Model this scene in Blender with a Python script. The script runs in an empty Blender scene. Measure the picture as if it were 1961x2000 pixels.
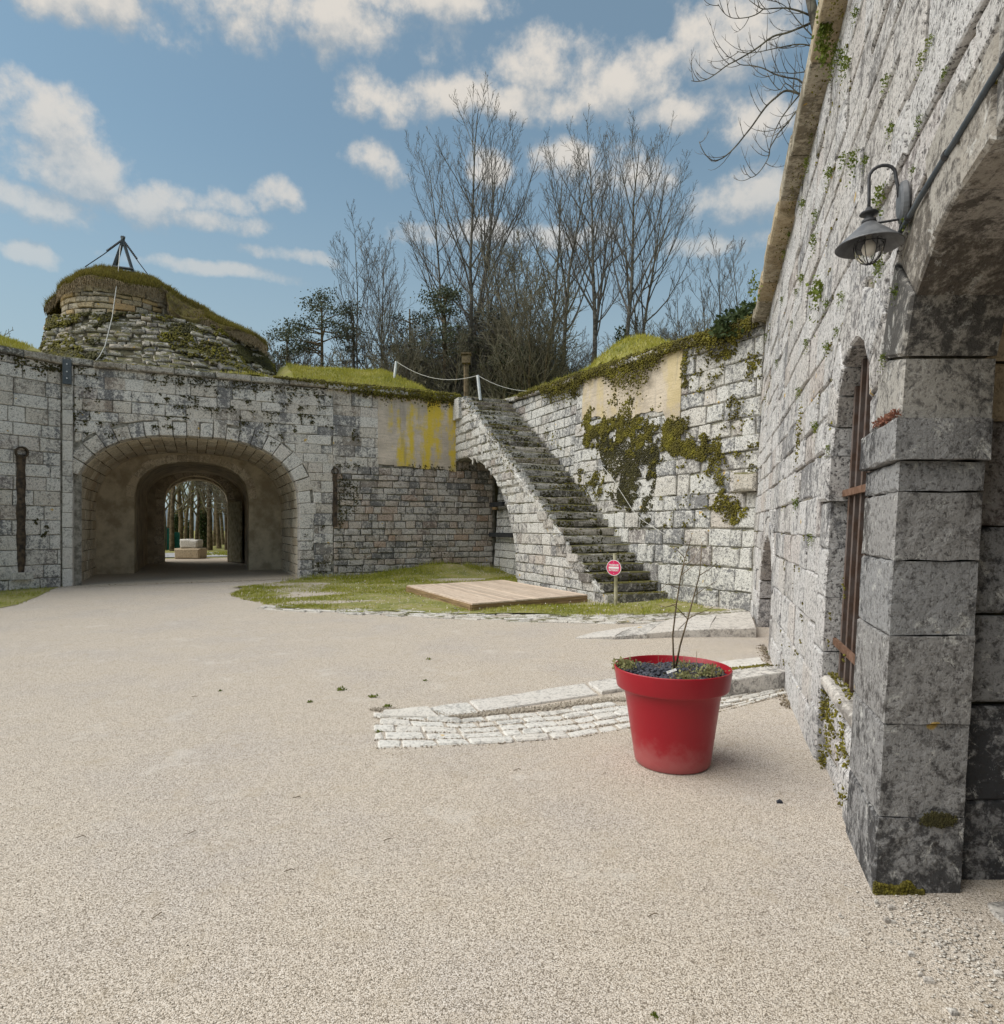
import bpy, bmesh, math, random
import numpy as np
from mathutils import Vector

# ------------------------------------------------------------------ scene, camera, light
SC = bpy.context.scene
COL = SC.collection
random.seed(7)
R = random.Random(11)
FPX, CX, HY = 1250.0, 980.5, 1030.0        # focal length, centre column and horizon row in photo pixels
EYE = 1.6

cd = bpy.data.cameras.new('camera')
cam = bpy.data.objects.new('camera', cd); COL.objects.link(cam)
cam.location = (0, 0, EYE); cam.rotation_euler = (math.pi/2, 0, 0)
cd.sensor_fit = 'HORIZONTAL'; cd.sensor_width = 36.0; cd.lens = 36.0*FPX/1961.0
cd.shift_x = 0.0; cd.shift_y = 30.0/1961.0
cd.clip_start = 0.05; cd.clip_end = 3000
SC.camera = cam

SUN_EL, SUN_AZ = math.radians(50), math.radians(-99)      # azimuth from +Y towards +X
sl = bpy.data.lights.new('sun', 'SUN'); sl.energy = 2.3; sl.angle = math.radians(75); sl.color = (1.0, .95, .87)
so = bpy.data.objects.new('sun', sl); COL.objects.link(so)
sdir = Vector((math.sin(SUN_AZ)*math.cos(SUN_EL), math.cos(SUN_AZ)*math.cos(SUN_EL), math.sin(SUN_EL)))
so.rotation_euler = sdir.to_track_quat('Z', 'Y').to_euler(); so.location = sdir*60

SC.view_settings.view_transform = 'Standard'; SC.view_settings.look = 'None'
SC.view_settings.gamma = 1.0; SC.view_settings.use_curve_mapping = False
SC.view_settings.exposure = 0.86
SC.render.engine = 'CYCLES'
SC.cycles.max_bounces = 8; SC.cycles.diffuse_bounces = 6; SC.cycles.glossy_bounces = 2
SC.cycles.transparent_max_bounces = 6; SC.cycles.transmission_bounces = 4
SC.cycles.use_denoising = True


class NT:
    """small helper to write node trees"""
    def __init__(s, tree): s.t = tree; s.n = tree.nodes; s.l = tree.links
    def node(s, typ, **kw):
        n = s.n.new(typ)
        for k, v in kw.items(): setattr(n, k, v)
        return n
    def put(s, sock, v):
        if isinstance(v, bpy.types.NodeSocket): s.l.new(v, sock)
        elif v is not None:
            if hasattr(sock, 'default_value'):
                try: sock.default_value = v
                except Exception:
                    sock.default_value = (*v, 1.0)
    def math(s, op, a, b=None, c=None, clamp=False):
        n = s.node('ShaderNodeMath', operation=op, use_clamp=clamp)
        s.put(n.inputs[0], a)
        if b is not None: s.put(n.inputs[1], b)
        if c is not None: s.put(n.inputs[2], c)
        return n.outputs[0]
    def vmath(s, op, a, b=None):
        n = s.node('ShaderNodeVectorMath', operation=op)
        s.put(n.inputs[0], a)
        if b is not None: s.put(n.inputs[1], b)
        return n.outputs[0]
    def mix(s, f, a, b, mode='MIX'):
        n = s.node('ShaderNodeMix', data_type='RGBA', blend_type=mode)
        n.clamp_factor = True
        s.put(n.inputs[0], f); s.put(n.inputs[6], a); s.put(n.inputs[7], b)
        return n.outputs[2]
    def noise(s, v, scale, detail=3, rough=.55, dist=0.0):
        n = s.node('ShaderNodeTexNoise')
        s.put(n.inputs['Vector'], v); n.inputs['Scale'].default_value = scale
        n.inputs['Detail'].default_value = detail; n.inputs['Roughness'].default_value = rough
        n.inputs['Distortion'].default_value = dist
        return n.outputs['Fac']
    def voro(s, v, scale, feature='F1', out='Distance', rnd=1.0):
        n = s.node('ShaderNodeTexVoronoi', feature=feature)
        s.put(n.inputs['Vector'], v); n.inputs['Scale'].default_value = scale
        n.inputs['Randomness'].default_value = rnd
        return n.outputs[out]
    def ss(s, x, a, b):                       # smoothstep a..b -> 0..1 (works for a > b too)
        n = s.node('ShaderNodeMapRange', interpolation_type='SMOOTHSTEP')
        s.put(n.inputs[0], x)
        n.inputs[1].default_value = min(a, b); n.inputs[2].default_value = max(a, b)
        n.inputs[3].default_value = 0.0 if a < b else 1.0; n.inputs[4].default_value = 1.0 if a < b else 0.0
        return n.outputs[0]
    def ramp(s, f, stops):
        n = s.node('ShaderNodeValToRGB')
        s.put(n.inputs[0], f)
        e = n.color_ramp.elements
        while len(e) < len(stops): e.new(.5)
        for i, (p, c) in enumerate(stops):
            e[i].position = p; e[i].color = (*c, 1.0)
        return n.outputs[0]
    def scale(s, v, k):
        n = s.node('ShaderNodeVectorMath', operation='MULTIPLY')
        s.put(n.inputs[0], v); n.inputs[1].default_value = k
        return n.outputs[0]


# ------------------------------------------------------------------ sky
def px_dir(x, y):
    a, b = (x-CX)/FPX, (HY-y)/FPX
    return math.atan(a), math.atan(b/math.sqrt(1+a*a))

CLOUDS = [(430, -20, 560, 95),   # centre x, y, half width, half height (where the photo shows them, as directions in the sky)
    (180, 0, 300, 62), (560, 5, 380, 66), (820, -10, 200, 50), (300, -70, 700, 60),
    (70, 235, 130, 80), (20, 180, 70, 60), (120, 320, 170, 70),
    (60, 395, 140, 42), (265, 388, 95, 48), (350, 375, 90, 36), (455, 395, 60, 34), (535, 385, 55, 38), (430, 430, 130, 26),
    (1060, 128, 175, 72), (1190, 155, 150, 66), (705, 180, 66, 52), (800, 200, 130, 48), (980, 205, 240, 44),
    (725, 318, 68, 44), (1430, 60, 130, 100), (1340, 215, 130, 48), (1480, 230, 150, 60), (1450, 392, 120, 55),
    (1110, 315, 85, 42), (1230, 335, 120, 56), (960, 330, 60, 40), (1400, 480, 160, 30),
    (560, 500, 110, 18), (50, 505, 70, 24), (420, 530, 220, 18), (1000, 460, 260, 30),
]
def build_world():
    w = bpy.data.worlds.new('World'); SC.world = w; w.use_nodes = True
    T = NT(w.node_tree); T.n.clear()
    out = T.node('ShaderNodeOutputWorld'); bg = T.node('ShaderNodeBackground')
    bg.inputs['Strength'].default_value = .07
    T.l.new(bg.outputs[0], out.inputs[0])
    sky = T.node('ShaderNodeTexSky', sky_type='NISHITA', sun_disc=False)
    sky.sun_elevation = SUN_EL; sky.sun_rotation = SUN_AZ; sky.altitude = 400
    sky.air_density = 1.0; sky.dust_density = 1.0; sky.ozone_density = 2.2
    d = T.node('ShaderNodeTexCoord').outputs['Generated']
    sep = T.node('ShaderNodeSeparateXYZ'); T.l.new(d, sep.inputs[0])
    az0 = T.math('ARCTAN2', sep.outputs[0], sep.outputs[1])
    el0 = T.math('ARCSINE', sep.outputs[2])
    wx = T.noise(d, 7.0, 5, .6); wy = T.noise(T.vmath('ADD', d, (3.1, 7.7, 1.3)), 7.0, 5, .6)
    az = T.math('ADD', az0, T.math('MULTIPLY', T.math('SUBTRACT', wx, .5), .10))
    el = T.math('ADD', el0, T.math('MULTIPLY', T.math('SUBTRACT', wy, .5), .055))
    fb = T.noise(d, 13.0, 9, .62)
    fb2 = T.noise(T.vmath('ADD', d, (0.0, 0.0, .022)), 13.0, 9, .62)
    gen = T.noise(T.scale(d, (1.0, 1.0, 2.2)), 2.3, 3, .5)              # loose clouds over the rest of the sky
    outside = T.ss(T.math('ABSOLUTE', T.math('ADD', az0, .02)), .70, .95)
    outside = T.math('MAXIMUM', outside, T.ss(el0, .72, .95))
    genm = T.math('MULTIPLY', T.math('MULTIPLY', T.math('SUBTRACT', gen, .46), 5.0), outside)
    genm = T.math('SUBTRACT', genm, T.math('MULTIPLY', T.math('SUBTRACT', 1.0, outside), 1.2))
    def dens(el_shift):
        best = genm
        e = T.math('ADD', el, el_shift) if el_shift else el
        for (x, y, rx, ry) in CLOUDS:
            a, b = px_dir(x, y)
            ra, rb = rx/FPX*math.cos(a)**2, ry/FPX*math.cos(a)*math.cos(b)
            u = T.math('MULTIPLY', T.math('SUBTRACT', az, a), 1/ra)
            v = T.math('MULTIPLY', T.math('SUBTRACT', e, b), 1/rb)
            r2 = T.math('ADD', T.math('MULTIPLY', u, u), T.math('MULTIPLY', v, v))
            best = T.math('MAXIMUM', best, T.math('SUBTRACT', 1.0, r2))
        return best
    d0 = dens(0); d1 = dens(.028)
    den = T.math('ADD', d0, T.math('MULTIPLY', T.math('SUBTRACT', fb, .5), 4.4))
    alpha = T.ss(den, -.10, 1.15)
    low = T.ss(el0, .24, .60)                                          # thinner, greyer towards the horizon
    alpha = T.math('MULTIPLY', alpha, T.math('ADD', .36, T.math('MULTIPLY', low, .54)))
    lit = T.math('ADD', T.math('MULTIPLY', T.math('SUBTRACT', d0, d1), .55), T.math('MULTIPLY', T.math('SUBTRACT', fb, fb2), 2.4))
    lit = T.ss(lit, -.55, .50)
    cc = T.mix(lit, (3.0, 3.35, 3.65), (6.2, 5.75, 5.15))
    hz = T.ss(el0, .56, .0)                                          # pale haze near the horizon
    skyc = T.mix(T.math('ADD', .26, T.math('MULTIPLY', hz, .66)), T.mix(1.0, sky.outputs[0], (.87, 1.09, .97), 'MULTIPLY'), (3.3, 3.95, 4.2))
    col = T.mix(alpha, skyc, cc)
    T.l.new(col, bg.inputs[0])
build_world()


# ------------------------------------------------------------------ materials
def new_mat(name):
    m = bpy.data.materials.new(name); m.use_nodes = True
    T = NT(m.node_tree)
    b = T.n['Principled BSDF']
    return m, T, b

def bump(T, b, h, strength=.6, dist=.02):
    n = T.node('ShaderNodeBump'); n.inputs['Strength'].default_value = strength; n.inputs['Distance'].default_value = dist
    T.l.new(h, n.inputs['Height']); T.l.new(n.outputs[0], b.inputs['Normal'])

def pos(T): return T.node('ShaderNodeNewGeometry').outputs['Position']

def stone_mat(name, dark=(.15, .148, .155), pale=(.50, .485, .455), warm=(.46, .37, .27), warmth=.35, lichen=.5, speck=.5,
              moss=.25, bias=0.0, rust=.15, bumpd=.02, streak=.5):
    m, T, b = new_mat(name)
    P = pos(T)
    rnd = T.node('ShaderNodeObjectInfo').outputs['Random']
    r2 = T.math('FRACT', T.math('MULTIPLY', rnd, 17.31)); r3 = T.math('FRACT', T.math('MULTIPLY', rnd, 57.7))
    Pr = T.vmath('ADD', P, T.node('ShaderNodeCombineXYZ').outputs[0])
    off = T.node('ShaderNodeCombineXYZ'); T.l.new(T.math('MULTIPLY', rnd, 40.0), off.inputs[0]); T.l.new(T.math('MULTIPLY', r2, 23.0), off.inputs[2])
    Pr = T.vmath('ADD', P, off.outputs[0])
    n1 = T.noise(P, .55, 3, .6)
    st = T.noise(T.scale(P, (1.6, 1.6, .22)), 1.7, 4, .6)
    n2 = T.noise(Pr, 5.5, 8, .72)
    n3 = T.noise(P, 46.0, 5, .7)
    n4 = T.noise(P, 17.0, 6, .75, .4)
    f = T.math('ADD', T.math('MULTIPLY', n1, .9), T.math('MULTIPLY', n2, 1.1))
    f = T.math('ADD', f, T.math('MULTIPLY', T.math('SUBTRACT', st, .5), 1.5*streak))
    f = T.math('ADD', f, T.math('MULTIPLY', T.math('SUBTRACT', rnd, .5), .36))
    f = T.math('ADD', f, T.math('MULTIPLY', T.math('SUBTRACT', n4, .5), 1.5))
    n5 = T.noise(P, 10.0, 9, .8, .3)
    f = T.math('ADD', f, T.math('MULTIPLY', T.math('SUBTRACT', n5, .5), 1.3))
    c = T.mix(T.ss(f, .82-bias, 1.16-bias), dark, pale)
    c = T.mix(T.math('MULTIPLY', T.ss(r2, .45, 1.0), warmth), c, warm)
    c = T.mix(T.math('MULTIPLY', T.ss(r3, .80, 1.0), rust), c, (.42, .24, .15))
    lv = T.math('MULTIPLY', T.ss(T.noise(P, 9.0, 7, .78, .6), .56, .64), lichen)
    c = T.mix(lv, c, (.66, .655, .63))
    dk = T.math('MULTIPLY', T.ss(n3, .47, .36), speck)
    c = T.mix(dk, c, (.055, .05, .05))
    dk2 = T.math('MULTIPLY', T.ss(T.noise(P, 19.0, 8, .82), .465, .40), speck*.85)
    c = T.mix(dk2, c, (.075, .07, .068))
    yl = T.math('MULTIPLY', T.ss(T.noise(P, 5.0, 2, .5), .735, .76), .8)
    c = T.mix(yl, c, (.52, .33, .05))
    nz = T.node('ShaderNodeSeparateXYZ'); T.l.new(T.node('ShaderNodeNewGeometry').outputs['Normal'], nz.inputs[0])
    mo = T.math('ADD', T.math('MULTIPLY', T.ss(nz.outputs[2], .2, .9), .30), T.noise(P, 3.1, 6, .7))
    mo = T.math('MULTIPLY', T.ss(mo, .80-moss*.45, .88-moss*.45), .85)
    mc = T.mix(T.noise(P, 30, 3), (.035, .032, .012), (.16, .15, .03))
    if moss > 0: c = T.mix(mo, c, mc)
    T.l.new(c, b.inputs['Base Color']); b.inputs['Roughness'].default_value = .92
    b.inputs['Specular IOR Level'].default_value = .15
    h = T.math('ADD', T.math('MULTIPLY', n2, .6), T.math('ADD', T.math('MULTIPLY', n4, .7), T.math('MULTIPLY', n3, .35)))
    bump(T, b, h, .8, bumpd)
    return m

def simple_mat(name, c, c2=None, scale=8, rough=.8, spec=.3, metal=0.0, bscale=None, bd=.005, rand=0.0):
    m, T, b = new_mat(name)
    P = pos(T)
    if c2 is not None:
        f = T.ss(T.noise(P, scale, 5, .65), .35, .65)
        col = T.mix(f, c, c2)
    else:
        col = T.mix(0.0, c, c)
    if rand:
        rnd = T.node('ShaderNodeObjectInfo').outputs['Random']
        hs = T.node('ShaderNodeHueSaturation'); T.l.new(col, hs.inputs['Color'])
        T.l.new(T.math('ADD', 1-rand, T.math('MULTIPLY', rnd, 2*rand)), hs.inputs['Value'])
        col = hs.outputs[0]
    T.l.new(col, b.inputs['Base Color'])
    b.inputs['Roughness'].default_value = rough; b.inputs['Metallic'].default_value = metal
    b.inputs['Specular IOR Level'].default_value = spec
    if bscale: bump(T, b, T.noise(P, bscale, 4, .6), .6, bd)
    return m

def plaster_mat(name, base, yellow, ymix, streak_scale):
    m, T, b = new_mat(name); P = pos(T)
    c = T.mix(T.ss(T.noise(P, 1.2, 5, .6), .35, .65), base, tuple(x*.72 for x in base))
    lines = T.noise(T.scale(P, (1, 1, 9.0)), 2.4, 3, .6)
    c = T.mix(T.math('MULTIPLY', T.ss(lines, .52, .36), .35), c, tuple(x*.5 for x in base))
    ys = T.noise(T.scale(P, (1.0, 1.0, .16)), streak_scale, 4, .6)
    ys = T.math('ADD', ys, T.math('MULTIPLY', T.math('SUBTRACT', T.noise(P, 2.5, 6, .7), .5), .45))
    c = T.mix(T.math('MULTIPLY', T.ss(ys, .44, .60), ymix), c, yellow)
    gs = T.noise(T.scale(P, (1.6, 1.6, .14)), 2.3, 4, .6)
    c = T.mix(T.math('MULTIPLY', T.ss(gs, .57, .68), .40), c, (.24, .22, .20))
    sp = T.ss(T.noise(P, 34, 5, .7), .45, .35)
    c = T.mix(T.math('MULTIPLY', sp, .35), c, (.12, .11, .09))
    T.l.new(c, b.inputs['Base Color']); b.inputs['Roughness'].default_value = .95; b.inputs['Specular IOR Level'].default_value = .1
    bump(T, b, T.math('ADD', T.noise(P, 30, 5, .7), lines), .6, .012)
    return m

M = {}
M['wall'] = stone_mat('weathered_limestone', dark=(.19, .188, .195), pale=(.70, .67, .63), bias=.10, moss=.02, speck=.85, lichen=.85, streak=.95)
M['wall_c'] = stone_mat('speckled_limestone', dark=(.20, .20, .205), pale=(.62, .61, .58), bias=.10, moss=.10, speck=1.0, lichen=.7, warmth=.2, streak=.3)
M['wall_d'] = stone_mat('bleached_limestone', dark=(.23, .228, .235), pale=(.66, .645, .64), bias=.14, moss=-.1, speck=.95, lichen=.6, warmth=.18, rust=.15, bumpd=.045, streak=.6)
M['rubble'] = stone_mat('small_rubble', dark=(.17, .165, .165), pale=(.55, .51, .475), warm=(.50, .39, .30), bias=.07, moss=.16, speck=.9, lichen=.7, warmth=.5, rust=.5)
M['pier'] = stone_mat('shaded_pier_limestone', dark=(.062, .064, .070), pale=(.33, .33, .335), bias=.0, moss=-.3, speck=.7, lichen=.8, warmth=.12, rust=.12, bumpd=.045, streak=.6)  # algae-dark wall limestone, with the reveal's shade also darkened into its colour
M['arch'] = stone_mat('shaded_arch_limestone', dark=(.10, .096, .092), pale=(.40, .38, .35), warm=(.36, .28, .19), bias=.02, moss=-.3, speck=.6, lichen=.6, warmth=.4, rust=.15, streak=.3)  # soffit shade is darkened into this colour; the ring's own stone is paler
M['mound'] = stone_mat('mound_stones', dark=(.20, .19, .18), pale=(.50, .46, .40), bias=.10, moss=.34, speck=1.0, lichen=.5, warmth=.5)
M['ochre'] = stone_mat('ochre_stones', dark=(.20, .175, .14), pale=(.50, .43, .33), warm=(.55, .38, .17), bias=.05, moss=-.1, speck=.7, lichen=.15, warmth=.8, rust=.35)
M['vault'] = stone_mat('vault_stones', dark=(.42, .36, .28), pale=(.76, .68, .55), warm=(.50, .40, .27), bias=.1, moss=-.4, speck=.5, lichen=.1, warmth=.6, streak=.2)
M['mortar'] = simple_mat('old_mortar', (.14, .13, .11), (.36, .34, .30), 6, .95, .1, bscale=40, bd=.01)
M['mortar_d'] = simple_mat('pale_mortar', (.16, .145, .12), (.34, .31, .26), 6, .95, .1, bscale=40, bd=.01)
M['dark_mortar'] = simple_mat('dark_mortar', (.05, .043, .03), (.12, .11, .07), 7, .95, .1, bscale=30, bd=.02)
M['tread'] = stone_mat('step_stone', dark=(.11, .105, .10), pale=(.50, .48, .45), bias=.0, moss=.34, speck=.9, lichen=.5, warmth=.3, streak=.1)
M['white'] = stone_mat('white_limestone', dark=(.36, .35, .33), pale=(.66, .64, .60), warm=(.54, .48, .41), bias=.22, moss=-.1, speck=.5, lichen=.4, warmth=.25, rust=.0, streak=0)
M['gutter'] = stone_mat('gutter_limestone', dark=(.33, .315, .29), pale=(.62, .595, .55), warm=(.5, .43, .35), bias=.16, moss=.05, speck=.6, lichen=.5, warmth=.4, rust=0, streak=0)
M['slab'] = stone_mat('slab_limestone', dark=(.26, .245, .23), pale=(.62, .59, .55), warm=(.52, .45, .38), bias=.12, moss=0.0, speck=.45, lichen=.5, warmth=.3, rust=0, streak=0)
M['cornice'] = stone_mat('cornice_stone', dark=(.22, .19, .14), pale=(.48, .43, .34), warm=(.5, .38, .22), bias=.05, moss=.05, speck=.5, lichen=.3, warmth=.6)
M['coping'] = stone_mat('coping_stone', dark=(.14, .135, .125), pale=(.50, .48, .44), bias=0, moss=.42, speck=1.0, lichen=.9)
M['plaster_y'] = plaster_mat('lichen_plaster', (.66, .57, .48), (.68, .50, .05), .92, 1.35)
M['plaster_p'] = plaster_mat('beige_plaster', (.58, .50, .40), (.58, .45, .16), .42, 1.1)
M['plaster_v'] = simple_mat('passage_plaster', (.36, .30, .215), (.60, .52, .39), 1.8, .95, .1, bscale=14, bd=.03)
M['plaster_dark'] = simple_mat('passage_stone', (.32, .275, .215), (.54, .47, .37), 2.2, .95, .1, bscale=14, bd=.03)
M['iron'] = simple_mat('black_iron', (.035, .037, .042), (.06, .06, .065), 30, .55, .4, .4, bscale=90, bd=.001)
M['lamp'] = simple_mat('grey_lamp_metal', (.10, .105, .115), (.17, .175, .185), 14, .5, .5, .3)
M['rust'] = simple_mat('rusty_iron', (.12, .075, .055), (.17, .14, .13), 9, .7, .3, .3, bscale=60, bd=.002)
M['rustband'] = simple_mat('rust_band', (.12, .065, .04), (.20, .12, .085), 18, .85, .2, bscale=60, bd=.002)
M['drain'] = simple_mat('drain_stain', (.028, .022, .018), (.10, .07, .045), 9, .8, .3, bscale=30, bd=.01)
M['beam'] = simple_mat('dark_beam', (.022, .024, .028), (.05, .05, .05), 12, .8, .2)
M['steel'] = simple_mat('galvanised_post', (.55, .57, .58), (.68, .69, .70), 8, .5, .4, .3)
M['rope'] = simple_mat('pale_rope', (.46, .45, .42), (.58, .57, .54), 30, .9, .1)
M['tripod'] = simple_mat('blue_grey_beam', (.06, .075, .09), (.10, .115, .13), 6, .7, .3)
M['sign_red'] = simple_mat('sign_red', (.62, .012, .10), (.68, .02, .13), 20, .35, .5)
M['sign_white'] = simple_mat('sign_white', (.80, .78, .78), None, rough=.4)
M['post'] = simple_mat('weathered_post', (.27, .25, .16), (.48, .45, .34), 6, .9, .1, bscale=30, bd=.004)
M['soil'] = simple_mat('earth', (.13, .095, .06), (.24, .18, .12), 4, 1, .05, bscale=20, bd=.02)
M['cap_earth'] = simple_mat('cap_earth', (.10, .075, .045), (.20, .165, .06), 5, 1, .05, bscale=22, bd=.05)
M['lava'] = simple_mat('dark_chippings', (.03, .034, .045), (.085, .09, .11), 60, .9, .2, rand=.3, bscale=120, bd=.003)
M['teal'] = simple_mat('teal_panel', (.01, .10, .085), (.015, .16, .13), 3, .6, .3)
M['road'] = simple_mat('road_asphalt', (.36, .37, .38), (.46, .46, .47), 4, .9, .2)
M['tag'] = simple_mat('white_tag', (.82, .82, .82), None, rough=.5)
M['bark'] = simple_mat('grey_bark', (.06, .054, .046), (.20, .185, .16), 5, .95, .1, bscale=14, bd=.03, rand=.15)
M['bark_br'] = simple_mat('brown_bark', (.085, .065, .042), (.20, .155, .10), 5, .95, .1, bscale=14, bd=.03, rand=.15)
M['twig'] = simple_mat('grey_twigs', (.085, .078, .072), (.175, .163, .152), 1.2, .95, .1, rand=.2)
M['twig_olive'] = simple_mat('olive_twigs', (.13, .118, .085), (.235, .215, .16), 1.2, .95, .1, rand=.2)

def leaf_mat(name, a, b_, c_, scale=2.0, trans=.25):
    m, T, b = new_mat(name); P = pos(T)
    f = T.noise(P, scale, 4, .65); g = T.noise(P, scale*13, 2, .5)
    c = T.ramp(T.math('ADD', T.math('MULTIPLY', f, .6), T.math('MULTIPLY', g, .4)), [(.32, a), (.5, b_), (.68, c_)])
    T.l.new(c, b.inputs['Base Color']); b.inputs['Roughness'].default_value = .75; b.inputs['Specular IOR Level'].default_value = .2
    if trans:
        tr = T.node('ShaderNodeBsdfTranslucent'); T.l.new(c, tr.inputs[0])
        mx = T.node('ShaderNodeMixShader'); mx.inputs[0].default_value = trans
        o = T.n['Material Output']
        T.l.new(b.outputs[0], mx.inputs[1]); T.l.new(tr.outputs[0], mx.inputs[2]); T.l.new(mx.outputs[0], o.inputs[0])
    return m
M['grass'] = leaf_mat('short_grass', (.15, .19, .025), (.31, .32, .045), (.48, .44, .13), 1.3)
M['grass_top'] = leaf_mat('rampart_grass', (.20, .22, .03), (.40, .375, .06), (.50, .44, .16), .8)
M['grass_dry'] = leaf_mat('mound_grass', (.10, .08, .025), (.20, .165, .04), (.27, .24, .05), 1.1)
M['moss'] = leaf_mat('moss_cushions', (.035, .032, .012), (.11, .095, .018), (.26, .235, .028), 3.2, 0)
M['moss_dark'] = leaf_mat('dark_moss', (.028, .026, .014), (.06, .055, .022), (.11, .10, .03), 2.5, 0)
M['fern'] = leaf_mat('wall_fern', (.05, .075, .015), (.12, .16, .025), (.25, .26, .05), 6)
M['fern_red'] = leaf_mat('red_stonecrop', (.12, .07, .04), (.26, .11, .08), (.30, .20, .10), 9)
M['ivy'] = leaf_mat('ivy', (.018, .028, .012), (.04, .06, .02), (.09, .12, .04), 5)
M['needle'] = leaf_mat('pine_needles', (.055, .068, .045), (.085, .10, .062), (.13, .14, .085), 1.5, .1)
M['hebe'] = leaf_mat('pale_sprigs', (.13, .14, .05), (.27, .27, .12), (.40, .38, .20), 30)
M['dry'] = simple_mat('dry_stalks', (.25, .19, .12), (.38, .30, .2), 20, .9, .1)

def gravel_mat():
    m, T, b = new_mat('court_gravel'); P = pos(T)
    cellc = T.voro(P, 205.0, out='Color'); dist = T.voro(P, 205.0)
    sp = T.node('ShaderNodeSeparateColor'); T.l.new(cellc, sp.inputs[0])
    c = T.ramp(sp.outputs[0], [(0.0, (.17, .14, .115)), (.10, (.43, .37, .305)), (.45, (.61, .535, .455)), (.75, (.72, .64, .55)), (1.0, (.86, .80, .73))])
    c2 = T.voro(P, 210.0, out='Color'); sp2 = T.node('ShaderNodeSeparateColor'); T.l.new(c2, sp2.inputs[0])
    c = T.mix(.35, c, T.ramp(sp2.outputs[1], [(0, (.16, .14, .12)), (.3, (.46, .40, .33)), (1, (.68, .62, .54))]))
    gap = T.ss(dist, .50, .74)
    c = T.mix(T.math('MULTIPLY', gap, .8), c, (.13, .105, .075))
    big = T.noise(P, .8, 5, .6); med = T.noise(P, 4.5, 4, .6)
    c = T.mix(T.ss(big, .42, .68), c, T.mix(1.0, c, (.94, .955, 1.0), 'MULTIPLY'))
    c = T.mix(T.math('MULTIPLY', T.ss(med, .54, .70), .30), c, (.40, .335, .25))
    c = T.mix(T.math('MULTIPLY', T.ss(T.noise(P, 1.9, 6, .7), .56, .68), .30), c, (.62, .59, .55))
    T.l.new(c, b.inputs['Base Color']); b.inputs['Roughness'].default_value = .95; b.inputs['Specular IOR Level'].default_value = .1
    h = T.math('SUBTRACT', T.math('MULTIPLY', med, 1.2), T.math('MULTIPLY', dist, 1.0))
    bump(T, b, h, .45, .005)
    return m
M['gravel'] = gravel_mat()
m_, T_, b_ = new_mat('passage_earth'); P_ = pos(T_)
T_.l.new(T_.mix(T_.ss(T_.noise(P_, 30, 5, .7), .35, .65), (.30, .255, .205), (.54, .475, .39)), b_.inputs['Base Color'])
b_.inputs['Roughness'].default_value = 1.0; bump(T_, b_, T_.noise(P_, 50, 4), .6, .01); M['passage_earth'] = m_
m_, T_, b_ = new_mat('court_pebbles'); P_ = pos(T_)
c_ = T_.voro(P_, 60.0, out='Color'); s_ = T_.node('ShaderNodeSeparateColor'); T_.l.new(c_, s_.inputs[0])
T_.l.new(T_.ramp(s_.outputs[0], [(0, (.15, .125, .095)), (.2, (.38, .33, .26)), (.6, (.58, .51, .42)), (1, (.80, .75, .68))]), b_.inputs['Base Color'])
b_.inputs['Roughness'].default_value = .9; M['pebble'] = m_
# turf ground (under the blades)
m_, T_, b_ = new_mat('turf'); P_ = pos(T_)
c_ = T_.ramp(T_.noise(P_, 1.1, 6, .65), [(.3, (.13, .14, .03)), (.5, (.24, .23, .05)), (.7, (.32, .28, .11))])
c_ = T_.mix(T_.ss(T_.noise(P_, 9, 5, .7), .55, .68), c_, (.26, .22, .15))
T_.l.new(c_, b_.inputs['Base Color']); b_.inputs['Roughness'].default_value = 1.0; bump(T_, b_, T_.noise(P_, 25, 5, .7), .8, .03); M['turf'] = m_
m_, T_, b_ = new_mat('court_turf'); P_ = pos(T_)
c_ = T_.ramp(T_.noise(P_, 1.4, 6, .65), [(.3, (.13, .145, .03)), (.5, (.22, .22, .05)), (.7, (.32, .27, .13))])
c_ = T_.mix(T_.ss(T_.noise(P_, 14, 5, .7), .55, .66), c_, (.42, .37, .29))
T_.l.new(c_, b_.inputs['Base Color']); b_.inputs['Roughness'].default_value = 1.0; bump(T_, b_, T_.noise(P_, 30, 5, .7), .8, .03); M['turf_court'] = m_
# boards
m_, T_, b_ = new_mat('deck_boards')
o_ = T_.node('ShaderNodeTexCoord').outputs['Object']; rn_ = T_.node('ShaderNodeObjectInfo').outputs['Random']
off_ = T_.node('ShaderNodeCombineXYZ'); T_.l.new(T_.math('MULTIPLY', rn_, 30.0), off_.inputs[0])
v_ = T_.scale(T_.vmath('ADD', o_, off_.outputs[0]), (1.0, 16.0, 16.0))
g_ = T_.noise(v_, 2.0, 6, .6)
c_ = T_.ramp(g_, [(.28, (.34, .255, .19)), (.5, (.55, .44, .345)), (.72, (.66, .56, .46))])
hs_ = T_.node('ShaderNodeHueSaturation'); T_.l.new(c_, hs_.inputs['Color']); T_.l.new(T_.math('ADD', .80, T_.math('MULTIPLY', rn_, .36)), hs_.inputs['Value'])
T_.l.new(hs_.outputs[0], b_.inputs['Base Color']); b_.inputs['Roughness'].default_value = .75; bump(T_, b_, g_, .4, .004); M['board'] = m_
m_, T_, b_ = new_mat('deck_frame_timber')
P_ = pos(T_); g_ = T_.noise(T_.scale(P_, (1.2, 1.2, 26.0)), 1.8, 5, .6)
T_.l.new(T_.ramp(g_, [(.3, (.15, .095, .045)), (.55, (.30, .20, .10)), (.75, (.40, .29, .17))]), b_.inputs['Base Color']); b_.inputs['Roughness'].default_value = .8
bump(T_, b_, g_, .4, .004); M['timber'] = m_
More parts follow.
